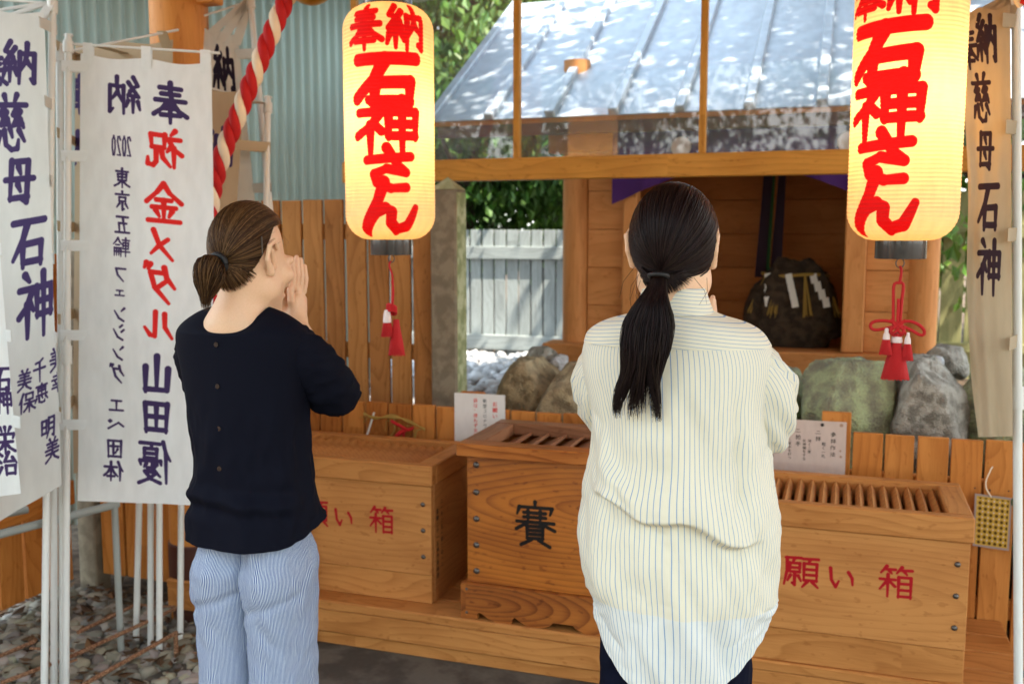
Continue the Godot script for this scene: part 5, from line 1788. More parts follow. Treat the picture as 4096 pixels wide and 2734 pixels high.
func gravel() -> void:
	var pm := mat(Color.WHITE, 0.85)
	pm.vertex_color_use_as_albedo = true
	scatter("river_pebbles", "loose grey and tan river pebbles spread round the banner rack", "pebbles", 61, 4800, pm, func(): return Vector3(rnd(-3.2, -1.92), -0.012, rnd(-3.2, -1.5)), 0.012, 0.038, func():
		var v := rnd(0.09, 0.36)
		return Color(v * rnd(1.0, 1.18), v, v * rnd(0.66, 0.9)))
	scatter("leaf_litter", "brown fallen leaves lying between the pebbles and along the fence foot", "leaves", -1, 520, pm, func(): return Vector3(rnd(-3.2, -2.1), rnd(0.012, 0.04), -3.2 + pow(rng.randf(), 1.5) * 1.5), 0.03, 0.075, func():
		var v := rnd(0.5, 1.4)
		return Color(0.13 * v, 0.065 * v, 0.025 * v))
	scatter("white_gravel", "pale gravel covering the terrace behind the concrete post", "gravel", 71, 2400, pm, func(): return Vector3(rnd(-3.4, -1.1), 0.55, rnd(-7.1, -4.3)), 0.02, 0.055, func():
		var v := rnd(0.34, 0.66)
		return Color(v, v, v * 1.03))
	scatter("courtyard_pebbles", "pale pebbles lying behind the low fence", "pebbles", 81, 600, pm, func(): return Vector3(rnd(-1.5, 1.4), 0.0, rnd(-4.0, -3.7)), 0.02, 0.05, func():
		var v := rnd(0.3, 0.6)
		return Color(v, v, v))

# ---------------------------------------------------------------- people
# bones: [0, a, b, ra, rb, k] tapered capsule; [1, centre, radii, k] ellipsoid, joined by a smooth minimum
func field(S: Array, p: Vector3) -> float:
	var d := 1.0
	for s in S:
		var e := 0.0
		var k := 0.0
		if s[0] == 0:
			var a: Vector3 = s[1]
			var ab: Vector3 = s[2] - a
			var t := clampf((p - a).dot(ab) / ab.length_squared(), 0.0, 1.0)
			e = p.distance_to(a + ab * t) - lerpf(s[3], s[4], t)
			k = s[5]
		else:
			var r: Vector3 = s[2]
			var q: Vector3 = (p - s[1])
			var l := (q / r).length()
			var g := (q / (r * r)).length()
			e = l * (l - 1.0) / maxf(g, 1e-6) if l > 1e-6 else -minf(r.x, minf(r.y, r.z))
			k = s[3]
		var h := maxf(k - absf(d - e), 0.0) / k
		d = minf(d, e) - h * h * k * 0.25
	return d

# surface nets: one point in each cell that the surface crosses, one quad round each crossed edge
func skin_of(S: Array, lo: Vector3, hi: Vector3, c: float, mb: MB) -> void:
	var nx := int(ceil((hi.x - lo.x) / c))
	var ny := int(ceil((hi.y - lo.y) / c))
	var nz := int(ceil((hi.z - lo.z) / c))
	var sx := nx + 1
	var sxy := (nx + 1) * (ny + 1)
	var val := PackedFloat32Array()
	val.resize(sxy * (nz + 1))
	val.fill(1e9)
	var cv := PackedInt32Array()
	cv.resize(nx * ny * nz)
	cv.fill(-1)
	var B := 4
	var reach := B * c * 0.87 * 1.5 + c
	var base := mb.v.size()
	var pv := PackedVector3Array()
	var cells := PackedInt32Array()
	for bz in range(0, nz, B):
		for by in range(0, ny, B):
			for bx in range(0, nx, B):
				if absf(field(S, lo + Vector3(bx + 2, by + 2, bz + 2) * c)) > reach:
					continue
				for z in range(bz, mini(bz + B, nz)):
					for y in range(by, mini(by + B, ny)):
						for x in range(bx, mini(bx + B, nx)):
							var o := z * sxy + y * sx + x
							var v := [0, 0, 0, 0, 0, 0, 0, 0]
							var m := 0
							for k in 8:
								var q := o + (k & 1) + ((k >> 1) & 1) * sx + (k >> 2) * sxy
								if val[q] > 1e8:
									val[q] = field(S, lo + Vector3(x + (k & 1), y + ((k >> 1) & 1), z + (k >> 2)) * c)
								v[k] = val[q]
								if val[q] < 0.0:
									m |= 1 << k
							if m == 0 or m == 255:
								continue
							var sum := Vector3()
							var n := 0
							for k in 8:
								for ax in 3:
									if k & (1 << ax):
										continue
									var k2: int = k | (1 << ax)
									if (v[k] < 0.0) != (v[k2] < 0.0):
										var t: float = v[k] / (v[k] - v[k2])
										var p := Vector3(k & 1, (k >> 1) & 1, k >> 2)
										p[ax] += t
										sum += p
										n += 1
							cv[(z * ny + y) * nx + x] = pv.size()
							cells.append((z * ny + y) * nx + x)
							pv.append(lo + (Vector3(x, y, z) + sum / n) * c)
	var nn := PackedVector3Array()
	nn.resize(pv.size())
	var idx := PackedInt32Array()
	for cell in cells:
		var x := cell % nx
		var y := (cell / nx) % ny
		var z := cell / (nx * ny)
		var v0 := val[z * sxy + y * sx + x]
		for ax in 3:
			var st := 1 if ax == 0 else sx if ax == 1 else sxy
			var v1 := val[z * sxy + y * sx + x + st]
			if (v0 < 0.0) == (v1 < 0.0):
				continue
			var o1 := Vector3i(0, 1, 0) if ax == 0 else Vector3i(0, 0, 1) if ax == 1 else Vector3i(1, 0, 0)
			var o2 := Vector3i(0, 0, 1) if ax == 0 else Vector3i(1, 0, 0) if ax == 1 else Vector3i(0, 1, 0)
			var q := []
			for e in [Vector3i(), o1, o1 + o2, o2]:
				var xx: int = x - e.x
				var yy: int = y - e.y
				var zz: int = z - e.z
				if xx < 0 or yy < 0 or zz < 0:
					break
				var w := cv[(zz * ny + yy) * nx + xx]
				if w < 0:
					break
				q.append(w)
			if q.size() < 4:
				continue
			if v0 >= 0.0:
				q = [q[3], q[2], q[1], q[0]]
			var f := (pv[q[2]] - pv[q[0]]).cross(pv[q[3]] - pv[q[1]])
			for w in q:
				nn[w] += f
			idx.append_array([base + q[0], base + q[2], base + q[1], base + q[0], base + q[3], base + q[2]])
	for k in pv.size():
		mb.v.append(pv[k])
		mb.n.append(nn[k].normalized())
		mb.t.append(Vector2())
		mb.c.append(mb.col)
	mb.i.append_array(idx)

func cubic(r: Array, f: float) -> Array:
	var n := r.size() - 1
	var i := clampi(int(floor(f)), 0, n - 1)
	var t := f - i
	var out := []
	for k in r[0].size():
		out.append(cubic_interpolate(r[i][k], r[i + 1][k], r[maxi(i - 1, 0)][k], r[mini(i + 2, n)][k], t))
	return out

# a garment's shell through rings [y, cx, cz, half width, half depth]; theta 0 is the back
func shell(rings: Array, f0: float, f1: float, nr: int, nc: int, circ: float, post: Callable, across := false) -> MB:
	var pts := PackedVector3Array()
	var uv := PackedVector2Array()
	for r in nr + 1:
		var f := lerpf(f0, f1, float(r) / nr)
		var g := cubic(rings, f)
		for q in nc + 1:
			var th := TAU * float(q % nc) / nc
			var u := TAU * float(q) / nc
			var sn := sin(th)
			var cs := cos(th)
			var p := Vector3(g[1] + g[3] * signf(sn) * pow(absf(sn), 0.86), g[0], g[2] + g[4] * signf(cs) * pow(absf(cs), 0.86))
			p = post.call(th, f, p, Vector3(sn, 0, cs))
			pts.append(p)
			if across:
				uv.append(Vector2(p.y * 1.15 + absf(p.x) * 0.12, p.x))
			else:
				uv.append(Vector2(u / TAU * circ, p.y))
	var b := MB.new()
	b.grid(pts, uv, nr + 1, nc + 1, true)
	return b

# a sleeve along a line, with soft folds
func sleeve(line: Array, radii: Array, seed_: int, amp: float, circ: float, nr := 40, nc := 40) -> MB:
	var n := noise(seed_, 1.0, 2)
	var pts := PackedVector3Array()
	var uv := PackedVector2Array()
	var c := Curve3D.new()
	c.bake_interval = 0.005
	for k in line.size():
		var tg: Vector3 = (line[mini(k + 1, line.size() - 1)] - line[maxi(k - 1, 0)]) * 0.2
		c.add_point(line[k], -tg, tg)
	var L := c.get_baked_length()
	var sd := Vector3()
	for r in nr + 1:
		var s := float(r) / nr
		var p := c.sample_baked(L * s)
		var tg := (c.sample_baked(minf(L, L * s + 0.006)) - c.sample_baked(maxf(0, L * s - 0.006))).normalized()
		sd = tg.cross(Vector3.UP if r == 0 and absf(tg.y) < 0.9 else Vector3.BACK) if r == 0 else sd - tg * sd.dot(tg)
		sd = sd.normalized()
		var bn := tg.cross(sd)
		var f := s * (radii.size() - 1)
		var i := clampi(int(f), 0, radii.size() - 2)
		var rad := lerpf(radii[i], radii[i + 1], smoothstep(0, 1, f - i))
		for q in nc + 1:
			var th := TAU * float(q % nc) / nc
			var d := sd * cos(th) + bn * sin(th)
			var e := amp * ((absf(n.get_noise_2d(cos(th) * 1.3 + 7.0 + s * 3.0, sin(th) * 1.3 + s * 4.0)) - 0.2) * 2.2 + 0.5 * sin(s * 30.0 + th * 2.0) * smoothstep(0.3, 0.7, s) * (1.0 - smoothstep(0.85, 1.0, s)))
			pts.append(p + d * (rad + e))
			uv.append(Vector2(float(q) / nc * circ, L * s))
	var b := MB.new()
	b.grid(pts, uv, nr + 1, nc + 1)
	return b

func striped(lines: int, tile: float, ground: Color, ink: Color, part: float, fine: float, seed_: int) -> StandardMaterial3D:
	var w := 512
	var h := 64
	var n := noise(seed_, 0.2, 2)
	var px := PackedByteArray()
	px.resize(w * h * 3)
	var k := 0
	for y in h:
		for x in w:
			var f := fposmod(float(x) / w * lines, 1.0)
			var e := 0.5 * float(lines) / w
			var m := smoothstep(0.5 - part * 0.5 - e, 0.5 - part * 0.5 + e, f) * (1.0 - smoothstep(0.5 + part * 0.5 - e, 0.5 + part * 0.5 + e, f))
			var g := ground * (1.0 - fine * (0.5 + 0.5 * sin(float(x) / w * TAU * lines * 5.0)) + 0.02 * n.get_noise_2d(x, y))
			var c := g.lerp(ink, m)
			px[k] = clampi(int(c.r * 255), 0, 255)
			px[k + 1] = clampi(int(c.g * 255), 0, 255)
			px[k + 2] = clampi(int(c.b * 255), 0, 255)
			k += 3
	var mt := mat(Color.WHITE, 0.9, picture(px, w, h))
	mt.uv1_scale = Vector3(1.0 / tile, 4.0, 1)
	return mt

# hair over the skull: strands run from the hairline to the tie, over an ellipsoid
func hair_cap(ctr: Vector3, rad: Vector3, tie: Vector3, n: int, cols: Array, lim: Callable, nape: Vector3) -> MB:
	var b := MB.new()
	var td := ((tie - ctr) / rad).normalized()
	# closed under-layer
	var pts := PackedVector3Array()
	var uv := PackedVector2Array()
	b.col = cols[0]
	for r in 25:
		for q in 49:
			var th := TAU * float(q % 48) / 48.0
			var ph: float = lim.call(th) * r / 24.0
			pts.append(ctr + Vector3(sin(ph) * sin(th), cos(ph), sin(ph) * cos(th)) * rad * 0.985)
			uv.append(Vector2(th, ph))
	b.grid(pts, uv, 25, 49, true)
	# short hair drawn up from the nape
	for k in 700:
		b.col = cols[rng.randi() % cols.size()]
		var a := rng.randfn() * 0.62
		if absf(a) > 1.35:
			continue
		var q0 := nape + Vector3(sin(a) * 0.054, rnd(-0.012, 0.02) + 0.022 * a * a, cos(a) * 0.053)
		var q2 := tie + Vector3(sin(a) * 0.012, -0.004, -0.004)
		var q1 := q0.lerp(q2, 0.5) + Vector3(sin(a) * 0.012, 0.004, cos(a) * 0.012)
		b.tube(PackedVector3Array([q0, q0.lerp(q1, 0.5) + Vector3(sin(a), 0, cos(a)) * 0.003, q1, q2]), PackedFloat32Array([0.0003, 0.0008, 0.0009, 0.0007]), 4, false)
	# flyaways
	for k in 90:
		b.col = cols[rng.randi() % cols.size()]
		var fd := Vector3(rng.randfn(), absf(rng.randfn()) + 0.1, rng.randfn() + 0.4).normalized()
		var f2 := fd.slerp(td, rnd(0.15, 0.4))
		var lf := rnd(1.01, 1.045)
		b.tube(PackedVector3Array([ctr + fd * rad, ctr + fd.slerp(f2, 0.5) * rad * lf, ctr + f2 * rad * rnd(1.0, 1.05)]), PackedFloat32Array([0.00025, 0.00025, 0.0001]), 3, false)
	for k in n:
		var th := rnd(0, TAU)
		var lm: float = lim.call(th)
		# start near the hairline, some strands on top of the crown
		var ph := lm * (1.0 if rng.randf() < 0.45 else sqrt(rng.randf()))
		var d0 := Vector3(sin(ph) * sin(th), cos(ph), sin(ph) * cos(th))
		if d0.dot(td) > 0.985:
			continue
		b.col = cols[rng.randi() % cols.size()]
		var p := PackedVector3Array()
		var rr := PackedFloat32Array()
		var lift := rnd(0.985, 1.012)
		var w := rnd(0.0004, 0.0011)
		var nsg := 12
		for s in nsg + 1:
			var t := float(s) / nsg
			var d := d0.slerp(td, t)
			var l := lift + 0.012 * sin(t * PI)
			p.append(ctr + d * rad * l)
			rr.append(w * (0.5 if s == 0 or s == nsg else 1.0))
		b.tube(p, rr, 4, false)
	return b

func tail_strands(tie: Vector3, n: int, cols: Array, shape: Callable, w0: float, w1: float) -> MB:
	var b := MB.new()
	for k in n:
		b.col = cols[rng.randi() % cols.size()]
		var a := rnd(0, TAU)
		var q := Vector2(cos(a), sin(a)) * sqrt(rng.randf())
		var p := PackedVector3Array()
		var rr := PackedFloat32Array()
		var ln := 1.04 - 0.42 * pow(rng.randf(), 1.6)
		var ph := rnd(0, TAU)
		var w := rnd(w0, w1)
		for s in 15:
			var t := s / 14.0 * ln
			p.append(shape.call(t, q, ph))
			rr.append(w * (1.0 - 0.75 * smoothstep(0.75, 1.0, s / 14.0)))
		b.tube(p, rr, 4, false)
	return b

func head_bones(h: Vector3, nod: float, turn := 0.0, big := 1.0) -> Array:
	# h is the skull's centre; the face looks to -z, nodding forward by the angle
	var B := (Basis(Vector3.UP, -turn) * Basis(Vector3.RIGHT, -nod)).scaled(Vector3.ONE * big)
	var at2 := func(x, y, z) -> Vector3: return h + B * Vector3(x, y, z)
	var S := [
		[1, at2.call(0, 0.012, 0.01), Vector3(0.072, 0.092, 0.09), 0.02],
		[1, at2.call(0, -0.045, -0.03), Vector3(0.06, 0.075, 0.062), 0.03],
		[0, at2.call(-0.04, -0.075, -0.02), at2.call(0, -0.112, -0.072), 0.03, 0.02, 0.03],
		[0, at2.call(0.04, -0.075, -0.02), at2.call(0, -0.112, -0.072), 0.03, 0.02, 0.03],
		[0, at2.call(0, -0.008, -0.088), at2.call(0, -0.048, -0.104), 0.007, 0.012, 0.014],
		[0, at2.call(-0.011, -0.052, -0.094), at2.call(0.011, -0.052, -0.094), 0.007, 0.007, 0.008],
		[0, at2.call(-0.02, -0.078, -0.086), at2.call(0.02, -0.078, -0.086), 0.006, 0.006, 0.01],
		[0, at2.call(-0.045, 0.0, -0.073), at2.call(-0.012, 0.004, -0.086), 0.009, 0.009, 0.012],
		[0, at2.call(0.045, 0.0, -0.073), at2.call(0.012, 0.004, -0.086), 0.009, 0.009, 0.012],
		[1, at2.call(-0.043, -0.035, -0.066), Vector3(0.02, 0.018, 0.018), 0.02],
		[1, at2.call(0.043, -0.035, -0.066), Vector3(0.02, 0.018, 0.018), 0.02],
	]
	for s in [-1.0, 1.0]:
		# ears: rim, lobe and bowl
		S.append([0, at2.call(s * 0.072, 0.012, -0.008), at2.call(s * 0.081, 0.026, 0.010), 0.005, 0.0052, 0.005])
		S.append([0, at2.call(s * 0.081, 0.026, 0.010), at2.call(s * 0.086, 0.012, 0.026), 0.0052, 0.0055, 0.003])
		S.append([0, at2.call(s * 0.086, 0.012, 0.026), at2.call(s * 0.083, -0.016, 0.024), 0.0055, 0.0055, 0.003])
		S.append([0, at2.call(s * 0.083, -0.016, 0.024), at2.call(s * 0.076, -0.042, 0.002), 0.0055, 0.0085, 0.004])
		S.append([0, at2.call(s * 0.070, -0.012, 0.0), at2.call(s * 0.081, 0.004, 0.014), 0.009, 0.006, 0.005])
		S.append([0, at2.call(s * 0.070, -0.028, -0.006), at2.call(s * 0.076, -0.014, 0.002), 0.008, 0.006, 0.005])
	return S

# fingers up, palms together in front of the face: palm centre line from the wrist
func praying_hand(wr: Vector3, side: float, len: float, tilt: float) -> Array:
	var B := Basis(Vector3.RIGHT, tilt)
	var P := func(x, y, z) -> Vector3: return wr + B * Vector3(x * side, y, z)
	var S := [
		[0, P.call(0.008, 0.0, 0.0), P.call(0.006, 0.045, 0.014), 0.02, 0.013, 0.016],
		[0, P.call(0.008, 0.0, 0.0), P.call(0.006, 0.05, -0.024), 0.02, 0.012, 0.016],
		[0, P.call(0.007, 0.03, -0.004), P.call(0.006, 0.075, -0.004), 0.016, 0.011, 0.018],
	]
	var fl := [0.066, 0.074, 0.07, 0.056]
	for k in 4:
		var z0 := 0.026 - 0.0185 * k
		var l: float = fl[k] * len
		S.append([0, P.call(0.006, 0.075 - 0.003 * absf(k - 1.2), z0), P.call(0.010, 0.075 + l * 0.45, z0 * 1.04), 0.0082, 0.0076, 0.003])
		S.append([0, P.call(0.010, 0.075 + l * 0.45, z0 * 1.02), P.call(0.006, 0.075 + l, z0 * 1.02), 0.0076, 0.0062, 0.002])
	S.append([0, P.call(0.010, 0.012, 0.014), P.call(0.012, 0.045, 0.036), 0.012, 0.0095, 0.008])
	S.append([0, P.call(0.012, 0.045, 0.036), P.call(0.007, 0.072, 0.036), 0.0095, 0.0075, 0.004])
	return S

func shoe(parent: Node3D, x: float, z: float) -> void:
	var S := [[0, Vector3(x, 0.035, z + 0.04), Vector3(x, 0.032, z - 0.13), 0.038, 0.032, 0.03], [0, Vector3(x, 0.06, z + 0.03), Vector3(x, 0.05, z - 0.06), 0.036, 0.03, 0.03]]
	var b := MB.new()
	skin_of(S, Vector3(x - 0.07, -0.005, z - 0.2), Vector3(x + 0.07, 0.12, z + 0.12), 0.01, b)
	for k in b.v.size():
		b.v[k].y = maxf(b.v[k].y, 0.0)
	obj("shoe", b, M.dark, parent, true)

func leg_shells(parent: Node3D, called: String, R: Array, m, amp: float, seed_: int, circ: float) -> void:
	for s in [-1.0, 1.0]:
		var n := noise(seed_ + int(s), 1.0, 3)
		var rings := []
		for r in R:
			rings.append([r[0], r[1] * s, r[2], r[3], r[4]])
		var b := shell(rings, 0, R.size() - 1, 110, 72, circ, func(th, _f, p, d):
			var e := amp * (n.get_noise_2d(cos(th) * 1.2, p.y * 3.0 + sin(th)) * 1.0 + 1.7 * (absf(n.get_noise_2d(d.x * 1.6 + p.y * 5.0, p.y * 6.0 - d.x * 1.5 + cos(th))) - 0.25))
			# creases under the seat and behind the knee
			e += -0.006 * exp(-pow((p.y - 0.655 - 0.03 * sin(th)) / 0.012, 2.0)) * smoothstep(0.1, 0.7, cos(th))
			e += 0.5 * amp * sin(p.y * 70.0 + 6.0 * d.x) * exp(-pow((p.y - 0.58) / 0.06, 2.0))
			return p + d * e)
		obj(called, b, m, parent, true)

func woman_in_shirt() -> void:
	var o := vz(1560, 900, 1.9)
	o.y = 0
	var t := thing("person", "woman with long dark ponytail in a striped cream shirt seen from behind", "person", o)
	var h := Vector3(-0.018, 1.482, 0.0)
	var S := head_bones(h, 0.1)
	S.append_array([
		[0, h + Vector3(0, -0.06, 0.03), Vector3(-0.008, 1.31, 0.02), 0.05, 0.055, 0.03],
		[0, Vector3(-0.01, 1.295, 0.01), Vector3(0.12, 1.255, 0.0), 0.045, 0.035, 0.05],
		[0, Vector3(-0.01, 1.295, 0.01), Vector3(-0.13, 1.255, 0.0), 0.045, 0.035, 0.05],
		[1, Vector3(0, 1.15, 0.0), Vector3(0.15, 0.2, 0.085), 0.05],
		[1, Vector3(0, 0.86, 0.0), Vector3(0.15, 0.16, 0.095), 0.06],
	])
	for s in [-1.0, 1.0]:
		S.append_array([
			[0, Vector3(s * 0.14, 1.235, 0.0), Vector3(s * 0.155, 1.12, -0.06), 0.035, 0.032, 0.03],
			[0, Vector3(s * 0.155, 1.12, -0.06), Vector3(s * 0.03, 1.2, -0.26), 0.032, 0.023, 0.02],
			[0, Vector3(s * 0.08, 0.8, 0.0), Vector3(s * 0.085, 0.46, 0.0), 0.07, 0.048, 0.03],
			[0, Vector3(s * 0.085, 0.46, 0.0), Vector3(s * 0.085, 0.07, 0.015), 0.048, 0.03, 0.02],
		])
	var H := []
	for s in [-1.0, 1.0]:
		H.append_array(praying_hand(Vector3(s * 0.016, 1.215, -0.265), s, 1.0, -0.25))
		H.append([0, Vector3(s * 0.165, 1.12, -0.06), Vector3(s * 0.02, 1.205, -0.262), 0.034, 0.022, 0.02])
	var b := MB.new()
	skin_of(S, Vector3(-0.13, 1.335, -0.14), Vector3(0.095, 1.61, 0.13), 0.0042, b)
	skin_of(S, Vector3(-0.24, 0.03, -0.3), Vector3(0.24, 1.345, 0.15), 0.014, b)
	skin_of(H, Vector3(-0.06, 1.17, -0.36), Vector3(0.06, 1.40, -0.2), 0.0045, b)
	obj("body", b, M.skin, t, true)
	# hair
	M.hair = mat(Color.WHITE, 0.4)
	M.hair.vertex_color_use_as_albedo = true
	M.hair.metallic_specular = 0.24
	var dk := [Color(0.010, 0.007, 0.006), Color(0.016, 0.011, 0.009), Color(0.022, 0.015, 0.011), Color(0.008, 0.006, 0.005)]
	var hc := h + Vector3(0.002, 0.012, 0.008)
	var tie := Vector3(-0.026, 1.424, 0.103)
	var cap := hair_cap(hc, Vector3(0.083, 0.103, 0.104), tie, 2800, dk, func(th):
		var c := cos(th)
		return 1.02 + 0.15 * (1.0 - absf(c)) + 1.25 * smoothstep(-0.15, 0.7, c) + 0.22 * smoothstep(0.6, 0.95, c), h + Vector3(0.0, -0.082, 0.032))
	var hair := obj("hair", cap, M.hair, t, true)
	var pony := tail_strands(tie, 1900, dk, func(s, q, ph):
		var w := 0.014 + 0.033 * smoothstep(0.0, 0.4, s) - 0.026 * smoothstep(0.5, 1.0, s)
		var cl := Vector2(round(q.x * 2.5) / 2.5 + 0.1 * sin(round(q.y * 2.0) * 5.0), round(q.y * 2.0) / 2.0)
		var hs := 0.5 + 0.5 * sin(cl.x * 7.0 + cl.y * 11.0 + 1.0)
		q = q.lerp(cl * (1.0 + 0.3 * sin(cl.x * 9.0 + cl.y * 5.0 + s * 5.0)), 0.45 * smoothstep(0.4, 1.0, s))
		var cx: float = -0.026 - 0.016 * smoothstep(0.0, 0.5, s) + 0.03 * smoothstep(0.6, 1.0, s) * sin(q.x * 3.0) + 0.012 * sin(s * 5.0) * s
		return Vector3(cx + q.x * w + 0.004 * sin(s * 9.0 + ph) * s, 1.424 - 0.25 * s * (1.0 - 0.10 * hs) - 0.006 * absf(q.y), 0.106 + 0.036 * smoothstep(0.0, 0.2, s) + q.y * w * 0.42 + 0.014 * smoothstep(0.2, 0.6, s) + 0.003 * cos(s * 8.0 + ph)), 0.0004, 0.0010)
	obj("ponytail", pony, M.hair, hair, true)
	var tb := MB.new()
	var tp := PackedVector3Array()
	var tr := PackedFloat32Array()
	for k in 21:
		var th := TAU * k / 20.0
		tp.append(tie + Vector3(0.017 * cos(th), 0.004 * sin(th), 0.006 + 0.015 * sin(th)))
		tr.append(0.0042)
	tb.tube(tp, tr, 6, false)
	obj("hair_tie", tb, M.dark, hair, true)
	var wisps := MB.new()
	for k in 7:
		wisps.col = dk[1]
		var s := -1.0 if k < 5 else 1.0
		var p0 := Vector3(h.x + s * rnd(0.05, 0.075), 1.42 + rnd(-0.01, 0.02), 0.05 + rnd(0, 0.03))
		var e := Vector3(s * rnd(-0.02, 0.03), -rnd(0.03, 0.07), rnd(0.0, 0.03))
		wisps.tube(PackedVector3Array([p0, p0 + e * 0.5 + Vector3(s * 0.008, 0, 0), p0 + e]), PackedFloat32Array([0.0004, 0.0004, 0.0002]), 4, false)
	obj("loose_strands", wisps, M.hair, hair, true)
	# striped shirt
	var cream := Color(0.855, 0.835, 0.745)
	var cool := Color(0.835, 0.84, 0.805)
	var blue := Color(0.46, 0.58, 0.72)
	var sm := striped(8, 0.0624, cream, blue, 0.13, 0.025, 11)
	var sm2 := striped(8, 0.0624, cool, blue, 0.15, 0.02, 13)
	var R := [
		[1.356, -0.012, 0.006, 0.064, 0.058], [1.345, -0.012, 0.006, 0.092, 0.076], [1.332, -0.012, 0.004, 0.136, 0.09], [1.314, -0.012, 0.002, 0.165, 0.1], [1.29, -0.01, 0.0, 0.179, 0.107],
		[1.25, -0.006, 0.0, 0.186, 0.116], [1.17, 0.0, 0.0, 0.176, 0.126], [1.09, 0.002, 0.0, 0.176, 0.13], [1.01, 0.0, 0.0, 0.19, 0.132], [0.93, 0.002, 0.0, 0.197, 0.13], [0.85, 0.005, 0.0, 0.197, 0.13], [0.785, 0.008, 0.0, 0.19, 0.128], [0.70, 0.01, 0.0, 0.178, 0.122], [0.605, 0.01, 0.0, 0.168, 0.116],
	]
	var n := noise(77, 1.0, 3)
	var fold := func(th, f, p, d):
		var wb := smoothstep(-0.1, 0.6, cos(th))
		var low := smoothstep(1.3, 1.12, p.y)
		var e := low * 0.005 * (n.get_noise_2d(th * 1.6, p.y * 3.0) * 2.0)
		# drawn creases: sharp valleys between flat fields
		e += low * 0.02 * (absf(n.get_noise_2d(p.x * 6.0 + p.y * 2.2, p.y * 1.6 + absf(p.x) * 2.0)) - 0.22)
		e += low * 0.006 * (absf(n.get_noise_2d(p.x * 15.0 - p.y * 6.0 + 9.0, p.y * 4.0)) - 0.2)
		# hanging folds
		e += wb * low * 0.005 * n.get_noise_2d(p.x * 11.0 + 3.0, p.y * 1.3)
		# centre pleat
		e += wb * 0.004 * smoothstep(-0.003, 0.003, p.x - 0.002) * (1.0 - smoothstep(0.02, 0.06, p.x)) * smoothstep(1.28, 1.2, p.y) * smoothstep(0.96, 1.0, p.y)
		# cloth bloused over at the waist, with a sharp under edge
		var yf: float = 0.972 - 0.22 * p.x + 0.012 * sin(p.x * 40.0)
		var side := 1.0 - smoothstep(0.12, 0.17, absf(p.x - 0.01))
		if p.y > yf:
			e += wb * side * 0.018 * (1.0 - smoothstep(0.0, 0.1, p.y - yf)) + wb * 0.006 * sin((p.y - yf) * 110.0 + p.x * 30.0) * exp(-pow((p.x + 0.09) / 0.04, 2.0)) * (1.0 - smoothstep(0.02, 0.1, p.y - yf))
		else:
			e += wb * side * (0.018 * (1.0 - smoothstep(0.0, 0.012, yf - p.y)) - 0.006 * smoothstep(0.0, 0.012, yf - p.y) * (1.0 - smoothstep(0.02, 0.12, yf - p.y)))
		# deep fold down the right side
		e += -0.011 * exp(-pow((p.x - (0.10 + 0.28 * (1.0 - smoothstep(0.62, 0.78, p.y)) * 0.06)) / 0.012, 2.0)) * wb * smoothstep(0.84, 0.74, p.y)
		e += -0.012 * exp(-pow((p.x - 0.125 - 0.12 * (1.12 - p.y)) / 0.010, 2.0)) * wb * smoothstep(0.98, 1.03, p.y) * (1.0 - smoothstep(1.15, 1.22, p.y))
		p += d * e
		# shirt tail: the hem climbs at the sides
		if p.y < 0.80:
			var k := lerpf(1.0, 0.28, pow(absf(sin(th)), 1.7))
			p.y = 0.80 - (0.80 - p.y) * k
		return p
	var shirt := obj("shirt", shell(R, 4, 11, 150, 140, 1.0, fold), sm, t, true)
	obj("yoke", shell(R, 0, 4.03, 26, 140, 1.0, func(th, f, p, d): return p + d * (0.001 + 0.002 * n.get_noise_2d(th * 2.0, p.y * 20.0)), true), sm, shirt, true)
	obj("shirt_tail", shell(R, 11, 13, 60, 140, 1.0, fold), sm2, shirt, true)
	obj("sleeve", sleeve([Vector3(0.09, 1.275, 0.0), Vector3(0.142, 1.228, -0.010), Vector3(0.155, 1.14, -0.05), Vector3(0.13, 1.125, -0.12), Vector3(0.055, 1.185, -0.235)], [0.044, 0.066, 0.06, 0.05, 0.034], 5, 0.010, 0.42), sm, shirt, true)
	obj("sleeve", sleeve([Vector3(-0.10, 1.275, 0.0), Vector3(-0.148, 1.225, -0.01), Vector3(-0.147, 1.14, -0.05), Vector3(-0.125, 1.125, -0.12), Vector3(-0.055, 1.185, -0.235)], [0.044, 0.064, 0.056, 0.048, 0.034], 8, 0.009, 0.42), sm, shirt, true)
	# collar
	var C := [[1.386, -0.012, 0.016, 0.052, 0.05], [1.398, -0.012, 0.018, 0.055, 0.052], [1.394, -0.012, 0.02, 0.06, 0.056], [1.372, -0.012, 0.016, 0.067, 0.062], [1.349, -0.012, 0.012, 0.076, 0.069]]
	obj("collar", shell(C, 0, 4, 16, 60, 0.36, func(th, f, p, d):
		if cos(th) < -0.75:
			p.y -= 0.02
		return p, true), sm, shirt, true)
	# navy trousers
	M.navy_cloth = mat(Color(0.05, 0.06, 0.12), 0.9, null, 0.0, 0.2)
	leg_shells(t, "trouser_leg", [[0.9, 0.066, 0.0, 0.07, 0.085], [0.8, 0.07, 0.0, 0.074, 0.088], [0.7, 0.074, 0.0, 0.074, 0.088], [0.5, 0.08, 0.0, 0.076, 0.088], [0.3, 0.088, 0.005, 0.072, 0.085], [0.07, 0.088, 0.01, 0.068, 0.08]], M.navy_cloth, 0.004, 31, 0.5)
	shoe(t, -0.088, 0.0)
	shoe(t, 0.088, 0.0)

